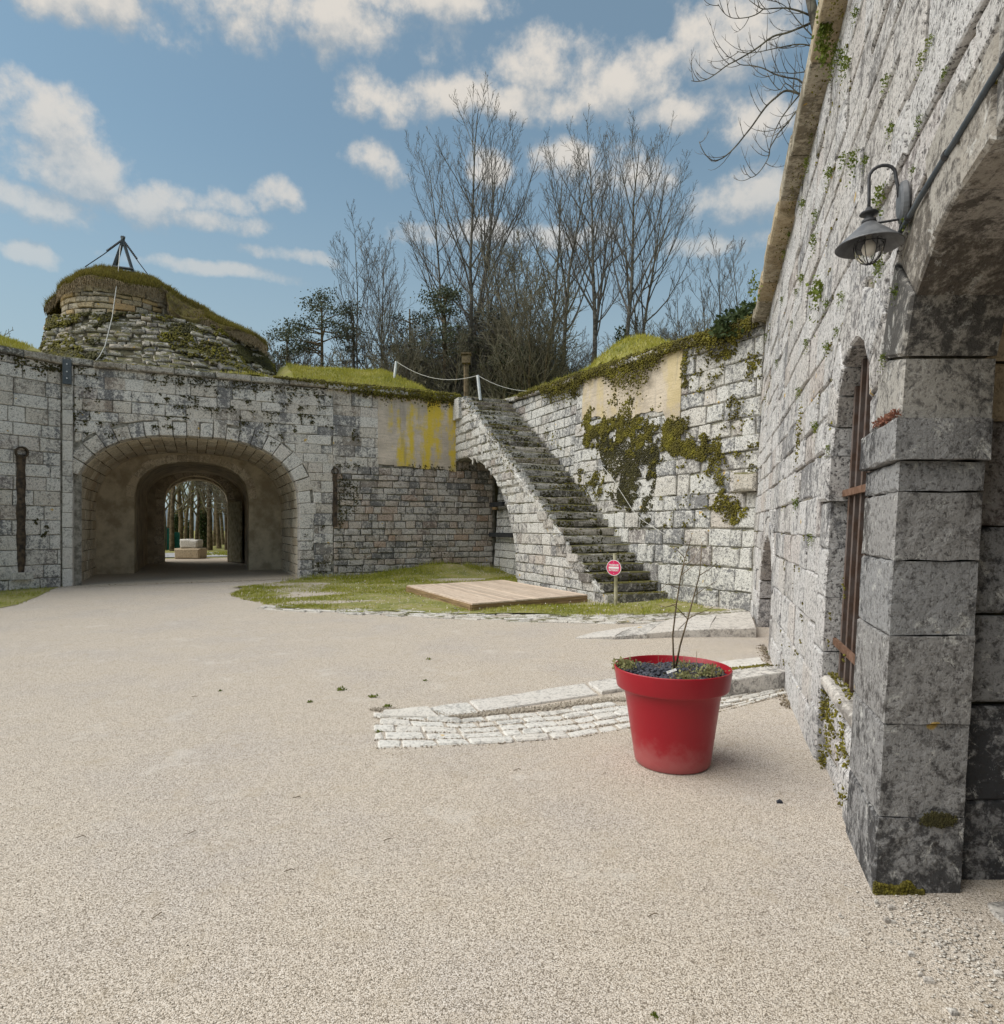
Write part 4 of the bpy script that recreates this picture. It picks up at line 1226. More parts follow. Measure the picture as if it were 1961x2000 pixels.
def build_pier():
    rng = random.Random(71)
    p = thing('stone_pier', 'near dressed stone pier with impost block carrying the big right hand arch', 'pier')
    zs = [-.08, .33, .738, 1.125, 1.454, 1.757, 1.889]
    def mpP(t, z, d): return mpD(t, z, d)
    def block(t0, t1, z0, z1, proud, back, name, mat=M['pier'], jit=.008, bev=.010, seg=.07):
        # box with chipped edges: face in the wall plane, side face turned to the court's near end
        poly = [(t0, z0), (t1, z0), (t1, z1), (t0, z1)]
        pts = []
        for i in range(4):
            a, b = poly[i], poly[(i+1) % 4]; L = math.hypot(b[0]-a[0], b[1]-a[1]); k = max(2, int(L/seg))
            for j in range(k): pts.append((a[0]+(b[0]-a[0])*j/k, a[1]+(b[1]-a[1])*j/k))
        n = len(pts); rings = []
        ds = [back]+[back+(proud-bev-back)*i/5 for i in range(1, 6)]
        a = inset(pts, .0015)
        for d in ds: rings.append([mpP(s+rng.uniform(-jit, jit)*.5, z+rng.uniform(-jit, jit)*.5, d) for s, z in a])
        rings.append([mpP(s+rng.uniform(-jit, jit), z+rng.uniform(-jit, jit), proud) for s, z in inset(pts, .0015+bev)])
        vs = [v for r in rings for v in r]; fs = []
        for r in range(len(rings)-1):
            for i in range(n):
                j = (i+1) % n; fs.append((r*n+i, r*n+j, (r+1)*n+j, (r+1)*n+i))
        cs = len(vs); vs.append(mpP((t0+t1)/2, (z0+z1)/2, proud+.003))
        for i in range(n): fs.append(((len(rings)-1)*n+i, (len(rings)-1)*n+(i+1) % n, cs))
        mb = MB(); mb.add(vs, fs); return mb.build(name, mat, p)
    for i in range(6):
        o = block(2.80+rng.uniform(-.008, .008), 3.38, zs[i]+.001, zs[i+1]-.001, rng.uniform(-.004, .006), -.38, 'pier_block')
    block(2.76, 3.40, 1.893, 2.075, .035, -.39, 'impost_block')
    mb = MB()
    v = [mpD(t, z, d) for z in (-.1, 2.07) for t, d in ((2.86, -.03), (3.33, -.03), (3.33, -.37), (2.86, -.37))]
    mb.add(v, [(3, 2, 1, 0), (4, 5, 6, 7), (0, 1, 5, 4), (1, 2, 6, 5), (2, 3, 7, 6), (3, 0, 4, 7)]); mb.build('pier_core', M['dark_mortar'], p)
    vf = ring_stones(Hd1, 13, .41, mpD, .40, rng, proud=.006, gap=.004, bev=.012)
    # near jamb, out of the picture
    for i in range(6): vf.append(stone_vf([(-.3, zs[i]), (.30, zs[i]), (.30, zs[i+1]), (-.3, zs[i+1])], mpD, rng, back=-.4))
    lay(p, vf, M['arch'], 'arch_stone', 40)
    # deeper, wider vault behind the arch ring
    HI = Hd1.grown(.10)
    def J(s, z, d): return mpD(HI.c+HI.hw-d, z, -.40-s)
    vf = []
    rows = [(-.1, .36), (.36, .80), (.80, 1.20), (1.20, 1.60), (1.60, 2.09)]
    for z0, z1 in rows:
        s = -.02
        while s < 2.6:
            l = rng.uniform(.22, .75); vf.append(stone_vf([(s, z0), (s+l, z0), (s+l, z1), (s, z1)], J, rng, gap=.006, bev=.012, proud=rng.uniform(-.01, .006), jit=.008)); s += l
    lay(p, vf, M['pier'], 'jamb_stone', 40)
    c = HI.curve(14)
    vf = []
    for i in range(14):
        a, b = c[i], c[i+1]; L = math.hypot(b[0]-a[0], b[1]-a[1]); nx, nz = (b[1]-a[1])/L, -(b[0]-a[0])/L
        def Vd(x, s, d, a=a, b=b, L=L, nx=nx, nz=nz): return mpD(a[0]+(b[0]-a[0])*x/L+nx*d, a[1]+(b[1]-a[1])*x/L+nz*d, -.40-s)
        s = -.02-rng.uniform(0, .3)
        while s < 2.6:
            l = rng.uniform(.4, .8); vf.append(stone_vf([(0, max(s, -.02)), (L, max(s, -.02)), (L, s+l), (0, s+l)], Vd, rng, gap=.005, bev=.012, proud=rng.uniform(-.008, .008), jit=.008)); s += l
    lay(p, vf, M['vault'], 'vault_stone', 60)
    ins = [(HI.c-HI.hw-.04, -.1)]+HI.grown(.04).curve(20)+[(HI.c+HI.hw+.04, -.1)]
    mb = MB(); n = len(ins)
    vs = [mpD(t, z, d) for d in (-.42, -3.2) for t, z in ins]
    mb.add(vs, [(i, i+1, n+i+1, n+i) for i in range(n-1)]+[tuple(n+i for i in range(n))]); mb.build('vault_core', M['dark_mortar'], p)
    P = []
    for _ in range(900):
        d = NPR.uniform(.0, .22); hh = (.030+.05*max(0, float(FA(d, 2, 30)))+.02)*(1-d/.30)
        P.append(mpD(2.80-NPR.uniform(0, .012), NPR.rand()**1.3*hh, -d))
    o = blobs('foot_moss', np.array(P), NPR.uniform(.003, .008, len(P)), M['moss'], p); o['kind'] = 'stuff'
    P = []
    for _ in range(800):
        a = NPR.uniform(0, 6.28); q = NPR.rand()**.7*NPR.uniform(.7, 1.1)
        P.append(mpD(2.79, .335+math.sin(a)*q*.035-.01, -.26+math.cos(a)*q*.085))
    o = blobs('dark_moss', np.array(P), NPR.uniform(.003, .006, len(P)), M['moss_dark'], p); o['kind'] = 'stuff'
    P = []
    for _ in range(420): P.append(np.array(mpD(2.82+NPR.uniform(-.03, .32), 2.09+NPR.uniform(0, .02), NPR.uniform(.0, .035))))
    o = leaves('stonecrop', np.array(P), M['fern_red'], (.008, .022), p, .5); o['kind'] = 'stuff'
build_pier()

def window_and_door():
    g = thing('window_grille', 'rusty iron bars upright in the arched window beside the near pier', 'window grille')
    for i, t in enumerate((4.26, 4.09, 3.92, 3.75, 3.58)):
        u = abs(t-Hd2.c)/Hd2.hw; zt = Hd2.zs+Hd2.rise*max(0, 1-u**2.2)**(1/2.2)-.02
        mb = MB()
        v = [mpD(t+a, z, d) for z in (.60, zt) for a, d in ((-.022, -.10), (.022, -.10), (.022, -.13), (-.022, -.13))]
        mb.add(v, [(3, 2, 1, 0), (4, 5, 6, 7), (0, 1, 5, 4), (1, 2, 6, 5), (2, 3, 7, 6), (3, 0, 4, 7)]); mb.build('bar', M['rust'], g)
    for z in (1.83, .82):
        mb = MB()
        v = [mpD(t, zz, d) for zz in (z-.022, z+.022) for t, d in ((3.385, -.075), (4.40, -.075), (4.40, -.098), (3.385, -.098))]
        mb.add(v, [(3, 2, 1, 0), (4, 5, 6, 7), (0, 1, 5, 4), (1, 2, 6, 5), (2, 3, 7, 6), (3, 0, 4, 7)]); mb.build('cross_bar', M['rustband'], g)
    ins = [(Hd2.c-Hd2.hw-.03, .4)]+Hd2.grown(.03).curve(14)+[(Hd2.c+Hd2.hw+.03, .4)]
    mb = MB(); n = len(ins); vs = [mpD(t, z, d) for d in (-.5, -.95) for t, z in ins]
    mb.add(vs, [(i, i+1, n+i+1, n+i) for i in range(n-1)]+[tuple(n+i for i in range(n))]); mb.build('dark_backing', M['beam'], g)  # dark lining added to close the opening; the unlit depth is in its colour
    d = thing('low_door', 'dark brown plank door in the low arch at the far end of the right wall', 'door')
    k = 8
    for i in range(k):
        a, b = 8.17+2.06*i/k+.006, 8.17+2.06*(i+1)/k-.006
        za, zb = Hd3.top(a) or .45, Hd3.top(b) or .45
        mb = MB(); v = [mpD(t, z, dd) for dd in (-.30, -.35) for t, z in ((a, -.05), (b, -.05), (b, zb+.02), (a, za+.02))]
        mb.add(v, [(0, 1, 2, 3), (4, 7, 6, 5), (0, 4, 5, 1), (1, 5, 6, 2), (2, 6, 7, 3), (3, 7, 4, 0)]); mb.build('plank', M['rust'], d)
window_and_door()

# ------------------------------------------------------------------ ground
def sheet(name, pts, z, mat):
    mb = MB(); mb.add([(x, y, z) for x, y in pts], [tuple(range(len(pts)))])
    o = mb.build(name, mat); o['kind'] = 'structure'; return o
sheet('far_ground', [(-900, -900), (900, -900), (900, 1500), (-900, 1500)], -.35, M['turf'])
court = sheet('gravel_court', [(-22, -12), (8, -12), (8, 18), (4, 23.4), (-1, 23.4), (-12.2, 18.1), (-22, 18.1)], 0.0, M['gravel'])
pf = [G(-.02, -.55, 0)[:2], G(6.0, -.25, 0)[:2], G(5.96, 4.9, 0)[:2], G(5.2, 5.0, 0)[:2], G(5.2, 16, 0)[:2], G(1.0, 16, 0)[:2], G(1.0, 5.0, 0)[:2], G(0, 4.9, 0)[:2]]
sheet('passage_floor', pf, .006, M['passage_earth'])

def seg_dist(X, Y, p, n):                       # signed distance, positive outside the court
    return -((X-p[0])*n[0]+(Y-p[1])*n[1])
def sst(x, a, b):
    t = np.clip((np.asarray(x, float)-a)/(b-a), 0, 1); return t*t*(3-2*t)
def se(X, Y):
    dx, dy = X-A0[0], Y-A0[1]
    return dx*UA[0]+dy*UA[1], -(dx*NA[0]+dy*NA[1])
def Hh(X, Y):
    X = np.asarray(X, float); Y = np.asarray(Y, float)
    s, e = se(X, Y)
    z = np.where(X > -3, 5.62+.46*sst(Y, 12.0, 21.5), 6.08)+0*X
    z = z+1.45*sst(e, .3, 3.6)*sst(s, 5.0, 6.0)*(1-.62*sst(s, 9.4, 12.4))*(1-sst(s, 13, 15))
    z = z+.9*sst(e, .2, 5.0)*(1-sst(s, -1.2, 1.0))
    z = z+.7*np.exp(-(((X+15.3)/1.6)**2+((Y-18.8)/1.8)**2))
    dC = seg_dist(X, Y, CK[1], CN1)
    z = z+(1.0*np.exp(-(((X-3.9)/1.5)**2+((Y-18.2)/1.8)**2))+.45*np.exp(-(((X-6.1)/1.2)**2+((Y-14.8)/1.5)**2)))*sst(dC, .45, 1.3)
    z = z+(.10*FA(X, Y, .9)+.05*FB_(X, Y, 2.2))*np.where(X > -3, sst(np.minimum(dC, (X-(.70+.33*Y))*.95), .5, 1.4), 1)
    zo = 5.4+.35*FC_(X, Y, .12)
    rho = np.abs(s-3.1)
    zo = zo*sst(rho, 8, 17)*1.0-.02
    zo = zo+ (2.5*sst(s, 6.5, 22))*sst(e, 22, 45)*0
    z = np.where(e > 12.55, zo, z)
    return z
def axis_grid(lo, hi, fine_lo, fine_hi, f, c):
    a = list(np.arange(lo, fine_lo, c))+list(np.arange(fine_lo, fine_hi, f))+list(np.arange(fine_hi, hi, c))
    return np.array(a)
gx = axis_grid(-80, 70, -20, 9, .3, 2.2); gy = axis_grid(-14, 130, -3, 38, .3, 2.2)
XX, YY = np.meshgrid(gx, gy); ZZ = Hh(XX, YY)
def outside(X, Y, m=0.0):
    s, e = se(X, Y)
    dB = seg_dist(X, Y, B0, (.8216, -.57)); dC1 = seg_dist(X, Y, CK[1], CN1); dC2 = seg_dist(X, Y, CK[1], CN2)
    dD = (X-(.70+.33*Y))*.9496
    o = (e > .12+m) | (dB > .12+m) | ((dC1 > .42+m) & (dC2 > .42+m)) | (dD > .42+m)
    return o
cxm = (XX[:-1, :-1]+XX[1:, 1:])/2; cym = (YY[:-1, :-1]+YY[1:, 1:])/2
keep = outside(cxm, cym)
s_, e_ = se(cxm, cym)
keep &= ~((np.abs(e_-12.6) < .5) & (np.abs(s_-3.1) < 18))
keep &= ~((s_ > 11.4) & (s_ < 13.2) & (e_ < -.1))
idx = np.arange(XX.size).reshape(XX.shape)
F4 = np.stack([idx[:-1, :-1], idx[:-1, 1:], idx[1:, 1:], idx[1:, :-1]], -1)[keep]
o = np_mesh('rampart_ground', np.stack([XX.ravel(), YY.ravel(), ZZ.ravel()], 1), F4, M['turf'], None, True); o['kind'] = 'structure'

def hit(px, py, y0=17.0, y1=60.0, f=Hh):
    a, b = (px-CX)/FPX, (HY-py)/FPX
    Y = np.arange(y0, y1, .02); X = a*Y; z = EYE+b*Y
    d = z-f(X, Y)
    ok = np.where((d <= 0) & outside(X, Y))[0]
    if len(ok): i = ok[0]; return X[i], Y[i], z[i]
    i = np.argmin(np.abs(d)); return X[i], Y[i], float(f(X[i], Y[i]))

def visible(P, margin=60):
    u = CX+P[:, 0]/P[:, 1]*FPX; v = HY-(P[:, 2]-EYE)/P[:, 1]*FPX
    return (u > -margin) & (u < 1961+margin) & (v > -margin) & (v < 2000+margin)

# grass on top of the rampart
n = 330000
X = NPR.uniform(-18, 9, n); Y = NPR.uniform(13, 34, n)
s_, e_ = se(X, Y)
k = outside(X, Y, -.05) & (e_ < 11) & ~((s_ > -1.5) & (s_ < 6) & (e_ > .4) & (e_ < 8.0)) & (((e_ < 5.5) & (s_ < 14)) | ((e_ < 6) & (X > 0)))
X, Y = X[k], Y[k]
P = np.stack([X, Y, Hh(X, Y)-.01], 1); P = P[visible(P)]
o = blades('rampart_grass', P, M['grass_top'], (.06, .17), .010, .8); o['kind'] = 'stuff'

# grass bed in the court between gutter and walls
def bed_z(X, Y):
    s, e = se(X, Y)
    return .012+.16*sst(e, -1.8, -.1)*sst(s, 7.0, 9.5)+.02*FA(X, Y, 1.5)*sst(-e, .0, .5)+.20*np.exp(-(((s-10.6)/1.2)**2+((e+.3)/.6)**2))
edge = [ground(*p) for p in ((452, 1149), (470, 1165), (500, 1180), (560, 1189), (700, 1196), (900, 1202), (1100, 1205), (1300, 1202), (1420, 1194))]
bed = edge+[(4.3, 12.6), (3.5, 14.2), (-.2, 22.7), G(12.3, -.02, 0)[:2], G(6.1, -.02, 0)[:2], G(5.9, -.5, 0)[:2]]
def in_poly(X, Y, poly):
    c = np.zeros(np.shape(X), bool); n = len(poly); j = n-1
    for i in range(n):
        xi, yi = poly[i]; xj, yj = poly[j]
        c ^= ((yi > Y) != (yj > Y)) & (X < (xj-xi)*(Y-yi)/(yj-yi+1e-12)+xi); j = i
    return c
bx = np.arange(-8, 5.2, .12); by = np.arange(11, 23.4, .12)
XX, YY = np.meshgrid(bx, by)
wob = .10*FA(XX, YY, 3)
kk = in_poly((XX[:-1, :-1]+XX[1:, 1:])/2+wob[:-1, :-1], (YY[:-1, :-1]+YY[1:, 1:])/2+wob[:-1, 1:], bed)
idx = np.arange(XX.size).reshape(XX.shape)
o = np_mesh('grass_bed', np.stack([XX.ravel(), YY.ravel(), bed_z(XX, YY).ravel()], 1), np.stack([idx[:-1, :-1], idx[:-1, 1:], idx[1:, 1:], idx[1:, :-1]], -1)[kk], M['turf_court'], None, True)
o['kind'] = 'structure'
left_patch = [ground(*p) for p in ((-300, 1260), (-40, 1196), (30, 1182), (75, 1165), (100, 1152))]+[G(-.25, -.1, 0)[:2], mpB(8, 0, .05)[:2]]
n = 210000
X = NPR.uniform(-8.5, 5.2, n); Y = NPR.uniform(11, 23.4, n)
deck_poly = [(-.58, 12.1), (1.81, 13.7), (.05, 17.45), (-2.36, 15.85)]
k = in_poly(X+.12*FB_(X, Y, 3), Y+.12*FA(X, Y, 3), bed) & ~in_poly(X, Y, deck_poly)
dens = .62+.45*FC_(X, Y, 1.1)+.3*FA(X, Y, 4)
s_, e_ = se(X, Y)
bare = (np.exp(-(((X+2.6)/1.6)**2+((Y-13.4)/.8)**2))*.6 + np.exp(-(((s_-11.3)/.9)**2+((e_+1.2)/.9)**2))*1.6)
k &= NPR.rand(n) < dens-bare+.35*(e_ > -1.0)
X, Y = X[k], Y[k]
P = np.stack([X, Y, bed_z(X, Y)-.01], 1); P = P[visible(P)]
h_long = np.where(se(P[:, 0], P[:, 1])[1] > -.8, 1.8, 1.0)
o = blades('court_grass', P, M['grass'], (.025, .075), .007, .9); o['kind'] = 'stuff'
k = se(P[:, 0], P[:, 1])[1] > -1.1
Q = P[k][::3]; o = blades('tall_grass', Q, M['grass'], (.10, .22), .006, .7); o['kind'] = 'stuff'
n = 16000
X = NPR.uniform(-17, -9.5, n); Y = NPR.uniform(8, 18.2, n)
k = in_poly(X+.1*FB_(X, Y, 3), Y+.1*FA(X, Y, 3), left_patch) & (NPR.rand(n) < .7+.4*FA(X, Y, 2))
P = np.stack([X[k], Y[k], 0*X[k]], 1); o = blades('left_grass', P[visible(P)], M['grass'], (.03, .10), .007, .8); o['kind'] = 'stuff'
sheet('left_turf', left_patch, .008, M['turf_court'])
# daisies and pale leaf litter in the grass
n = 3500
X = NPR.uniform(-7, 4.6, n); Y = NPR.uniform(11.5, 22, n); k = in_poly(X, Y, bed) & ~in_poly(X, Y, deck_poly)
P = np.stack([X[k], Y[k], bed_z(X[k], Y[k])+NPR.uniform(.01, .05, k.sum())], 1)
o = leaves('leaf_litter', P, simple_mat('pale_litter', (.40, .33, .24), (.60, .56, .50), 40), (.02, .05), None, .2); o['kind'] = 'stuff'
# loose pebbles on the gravel near the camera, grit piles
n = 30000
Y = 1.9+NPR.rand(n)**1.6*6.0; X = NPR.uniform(-.9, .9, n)*Y
k = (X < .66+.33*Y) & (X > -.82*Y); X, Y = X[k], Y[k]
P = np.stack([X, Y, np.full(len(X), .002)], 1)
o = blobs('loose_gravel', P, NPR.uniform(.0012, .0027, len(P)), M['pebble'], None, (1, 1, .7)); o['kind'] = 'stuff'
n = 1100                                             # gritty run-off in front of the pier
t = NPR.rand(n)
X = 1.75-.15*t+NPR.normal(size=n)*(.09+.10*t)+.18*(1-t)*0; Y = 2.75-1.0*t+NPR.normal(size=n)*.06
X = X+.12*t
k = X < .66+.33*Y+.5
P = np.stack([X[k], Y[k], np.full(k.sum(), .004)], 1)
o = blobs('grit', P, NPR.uniform(.0025, .0065, len(P)), simple_mat('grey_grit', (.28, .26, .235), (.68, .64, .58), 70), None, (1.2, 1, .5)); o['kind'] = 'stuff'
P = []
for _ in range(2600):
    t = NPR.uniform(4.5, 12.0); q = mpD(t, 0, abs(NPR.normal())*.05+.005)
    if FA(t, 1, 3) > -.3: P.append((q[0], q[1], .003))
for _ in range(1800):
    q = mpA(NPR.uniform(6.0, 8.0) if NPR.rand() < .4 else NPR.uniform(-.2, 6.2), 0, abs(NPR.normal())*.16+.02); P.append((q[0], q[1], .004))
for _ in range(900):
    q = mpB(NPR.uniform(0, 6), 0, abs(NPR.normal())*.2+.02); P.append((q[0], q[1], .004))
o = leaves('wall_foot_litter', np.array(P), simple_mat('brown_litter', (.10, .075, .05), (.30, .25, .18), 40), (.012, .035), None, .05); o['kind'] = 'stuff'
# chips, clods and weeds lying about
chip_mb = []
for i, (px, py, sz) in enumerate([(1522, 1568, .022), (1732, 1800, .02), (1740, 1775, .02), (1745, 1803, .014), (1862, 1980, .02), (1813, 1918, .022), (1779, 1866, .018), (1948, 1904, .020), (1833, 1848, .016), (1797, 1906, .012), (1712, 1765, .014), (1640, 1790, .010)]):
    x, y = ground(px, py)
    sz *= .75; v, f = stone_vf([(-sz, -sz*.6), (sz*.8, -sz*.7), (sz, sz*.5), (-sz*.6, sz*.7)], lambda a, b, d, x=x, y=y: (x+a, y+b, .003+d+.006), R, gap=0, bev=sz*.25, proud=sz*.35, jit=sz*.2, back=-.01)
    mb = MB(); mb.add(v, f)
    o = mb.build('stone_chip', M['lava'] if i == 0 else M['slab'])
    tag(o, 'small dark clod lying alone on the gravel right of the pot' if i == 0 else 'small pale stone chip lying on the gravel before the near pier', 'stone', None if i == 0 else 'stone chips near the pier')
    if i: o['label'] = 'small pale stone chip lying on the gravel before the near pier'
def weed(px, py, sc, name='weed'):
    x, y = ground(px, py)
    P = np.stack([x+NPR.normal(size=40)*.012*sc, y+NPR.normal(size=40)*.012*sc, np.full(40, .004)], 1)
    o = leaves('small_weed', P, M['fern'], (.010*sc, .028*sc), None, .5)
    tag(o, 'tiny green weed sprouting from the open gravel', 'plant', 'weeds in the gravel')
for p in ((666, 1348, 1.5), (730, 1362, 1.2), (838, 1288, 1.1), (756, 1381, 1.3), (605, 1372, .8), (1280, 1985, .5), (830, 1330, .7), (740, 1430, .9), (430, 1350, .7), (1500, 1275, 1.0)): weed(*p)
for i, (px, py, a) in enumerate([(580, 1560, .1), (565, 1703, .3), (158, 1637, .2), (375, 1628, 1.0), (758, 1642, .5), (380, 1362, 0), (1180, 1512, 1.0), (1010, 1505, .4), (1275, 1790, .4), (307, 1790, 1.2)]):
    x, y = ground(px, py); mb = MB(); l = .024
    mb.tube([(x-l*math.cos(a), y-l*math.sin(a), .006), (x+.01, y+.004, .012), (x+l*math.cos(a), y+l*math.sin(a), .006)], [.0018, .0022, .0012], 5)
    tag(mb.build('dry_twig', M['bark_br']), 'short dark twig lying on the open gravel', 'twig', 'twigs on the gravel')

# ------------------------------------------------------------------ stone gutters and thresholds
def poly_at(pts, t):
    L = [math.hypot(b[0]-a[0], b[1]-a[1]) for a, b in zip(pts[:-1], pts[1:])]; T = sum(L)*t
    for (a, b), l in zip(zip(pts[:-1], pts[1:]), L):
        if T <= l+1e-9: f = T/l; return (a[0]+(b[0]-a[0])*f, a[1]+(b[1]-a[1])*f)
        T -= l
    return pts[-1]
def arc_pave(parent, front, back, rows, length, mat, rng, name, h=.03, jit=.02, miss=0.0, hvar=.012, gap=.012):
    """rows of stones between two ground polylines"""
    L = sum(math.hypot(b[0]-a[0], b[1]-a[1]) for a, b in zip(front[:-1], front[1:]))
    vf = []
    def mp(u, v, d):
        a, b = poly_at(front, min(1, max(0, u/L))), poly_at(back, min(1, max(0, u/L)))
        return (a[0]+(b[0]-a[0])*v/pitch/rows, a[1]+(b[1]-a[1])*v/pitch/rows, h+d)
    mid = poly_at(front, .5); mid2 = poly_at(back, .5); pitch = math.hypot(mid2[0]-mid[0], mid2[1]-mid[1])/rows
    for r in range(rows):
        u = -rng.uniform(0, length)
        while u < L:
            l = length*rng.uniform(.6, 1.4); a, b = max(0, u), min(L, u+l); u += l
            if b-a < .07 or rng.random() < miss: continue
            if r == 0 and rng.random() < miss*2: continue
            v0, v1 = (r+rng.uniform(.0, .06))*pitch, (r+rng.uniform(.94, 1.0))*pitch
            vf.append(stone_vf([(a, v0), (b, v0), (b, v1), (a, v1)], mp, rng, gap=gap, bev=pitch*.08, proud=rng.uniform(-hvar, hvar), jit=jit, back=-.06, seg=.14, bulge=.006, chamfer=pitch*.13))
    lay(parent, vf, mat, name, 290, name+'_rest', 10)
rng = random.Random(81)
gt = thing('far_gutter', 'long curved gutter of flat white stones between gravel and grass', 'gutter')
fr = [ground(*p) for p in ((500, 1189), (620, 1198), (800, 1206), (1000, 1215), (1200, 1219), (1330, 1217), (1465, 1210))]
bk = [ground(*p) for p in ((520, 1184), (700, 1191), (900, 1197), (1100, 1201), (1250, 1201), (1380, 1197), (1458, 1190))]
arc_pave(gt, fr, bk, 6, .42, M['gutter'], rng, 'paving_stone', .022, .016, .06, .016, .004)
gn = thing('cobble_gutter', 'short curved gutter of worn white cobbles in front of the red pot', 'gutter')
fr = [(-.92, 4.62), (-.05, 4.72), (.575, 4.87), (1.02, 5.10), (1.94, 5.58), (2.74, 6.14)]
bk = [(-1.12, 5.55), (-.35, 5.34), (.40, 5.58), (1.0, 5.86), (1.95, 5.93), (2.80, 6.36)]
arc_pave(gn, fr, bk, 5, .24, M['white'], rng, 'cobble', .010, .012, .05, .008, .006)
def slab(parent, quad, z0, z1, mat, name='slab', slope=None, jit=.012):
    """a flat stone: quad in ground plan, top at z1 (slope adds height per corner)"""
    zs = slope or [z1]*4
    pts = quad; v = []; n = 12
    out = []
    for i in range(4):
        a, b = pts[i], pts[(i+1) % 4]
        za, zb = zs[i], zs[(i+1) % 4]
        for j in range(3):
            t = j/3; out.append((a[0]+(b[0]-a[0])*t+R.uniform(-jit, jit), a[1]+(b[1]-a[1])*t+R.uniform(-jit, jit), za+(zb-za)*t+R.uniform(-.006, .006)))
    c = (sum(p[0] for p in out)/12, sum(p[1] for p in out)/12, sum(p[2] for p in out)/12)
    v = [(x, y, z0) for x, y, z in out]+[(x, y, z-.012) for x, y, z in out]+[(x+(c[0]-x)*.03, y+(c[1]-y)*.03, z) for x, y, z in out]+[c]
    f = [(r*12+i, r*12+(i+1) % 12, (r+1)*12+(i+1) % 12, (r+1)*12+i) for r in range(2) for i in range(12)]+[(24+i, 24+(i+1) % 12, 36) for i in range(12)]
    mb = MB(); mb.add(v, f); return mb.build(name, mat, parent)
t1 = thing('far_threshold', 'low ramp of old flat slabs rising to the small door in the right wall', 'ramp')
f_ = [ground(*p) for p in ((1124, 1247), (1200, 1249), (1262, 1247), (1325, 1245), (1385, 1244), (1476, 1245))]
b_ = [ground(*p) for p in ((1165, 1236), (1240, 1229), (1300, 1221), (1350, 1216), (1400, 1213), (1466, 1210))]
hz = [.02, .05, .08, .11, .125, .14]
for i in range(5):
    slab(t1, [f_[i], f_[i+1], b_[i+1], b_[i]], -.03, .1, M['slab'], slope=[hz[i], hz[i+1], hz[i+1], hz[i]])
t2 = thing('near_threshold', 'broken line of grey kerb slabs behind the red pot ending at the right wall', 'kerb')
slab(t2, [ground(939, 1392), ground(1169, 1358), ground(1142, 1338), ground(915, 1372)], -.03, .016, M['slab'])
slab(t2, [ground(1174, 1357), ground(1290, 1340), ground(1262, 1322), ground(1147, 1337)], -.03, .032, M['slab'])
slab(t2, [ground(860, 1404), ground(935, 1394), ground(912, 1375), ground(838, 1385)], -.03, .015, M['white'])
slab(t2, [ground(742, 1402), ground(856, 1404), ground(836, 1386), ground(752, 1390)], -.03, .025, M['white'])
slab(t2, [(1.35, 5.92), (2.06, 5.99), (1.98, 6.35), (1.3, 6.25)], -.03, .12, M['slab'], slope=[.08, .15, .15, .08])
slab(t2, [(2.07, 5.99), (2.86, 6.38), (2.80, 6.72), (1.99, 6.36)], -.03, .16, M['slab'])
slab(t2, [(1.98, 6.38), (2.78, 6.74), (2.86, 7.1), (1.9, 6.75)], -.03, .17, M['slab'], slope=[.15, .165, .17, .13])
P = []
for _ in range(500):
    t = NPR.rand(); a = (2.02+.8*t, 6.37+.35*t); P.append((a[0]+NPR.normal()*.03, a[1]+NPR.normal()*.02, .158))
o = blobs('moss', np.array(P), NPR.uniform(.005, .014, len(P)), M['moss'], t2); o['kind'] = 'stuff'
P = []
for _ in range(1600):                       # earth in the joints
    t = NPR.rand(); a, b = poly_at(fr, t), poly_at(bk, t); q = NPR.rand(); q = (round(q*5)+NPR.normal()*.07)/5
    P.append((a[0]+(b[0]-a[0])*q, a[1]+(b[1]-a[1])*q, .005))
for _ in range(2500):                       # earth and grit between cobbles and slabs
    t = NPR.rand(); a = poly_at(bk, t*.75); P.append((a[0]+NPR.normal()*.05, a[1]+.02+abs(NPR.normal())*.05, .012))
o = blobs('joint_grit', np.array(P), NPR.uniform(.003, .009, len(P)), simple_mat('brown_grit', (.20, .17, .13), (.45, .40, .33), 60), gn); o['kind'] = 'stuff'

ps = thing('paving_slab', 'flat blue grey slab lying at the foot of the near arch at the right edge', 'paving slab')
slab(ps, [ground(1962, 1806), ground(2300, 1905), ground(2260, 1745), ground(1922, 1764)], -.05, .012, M['slab'])
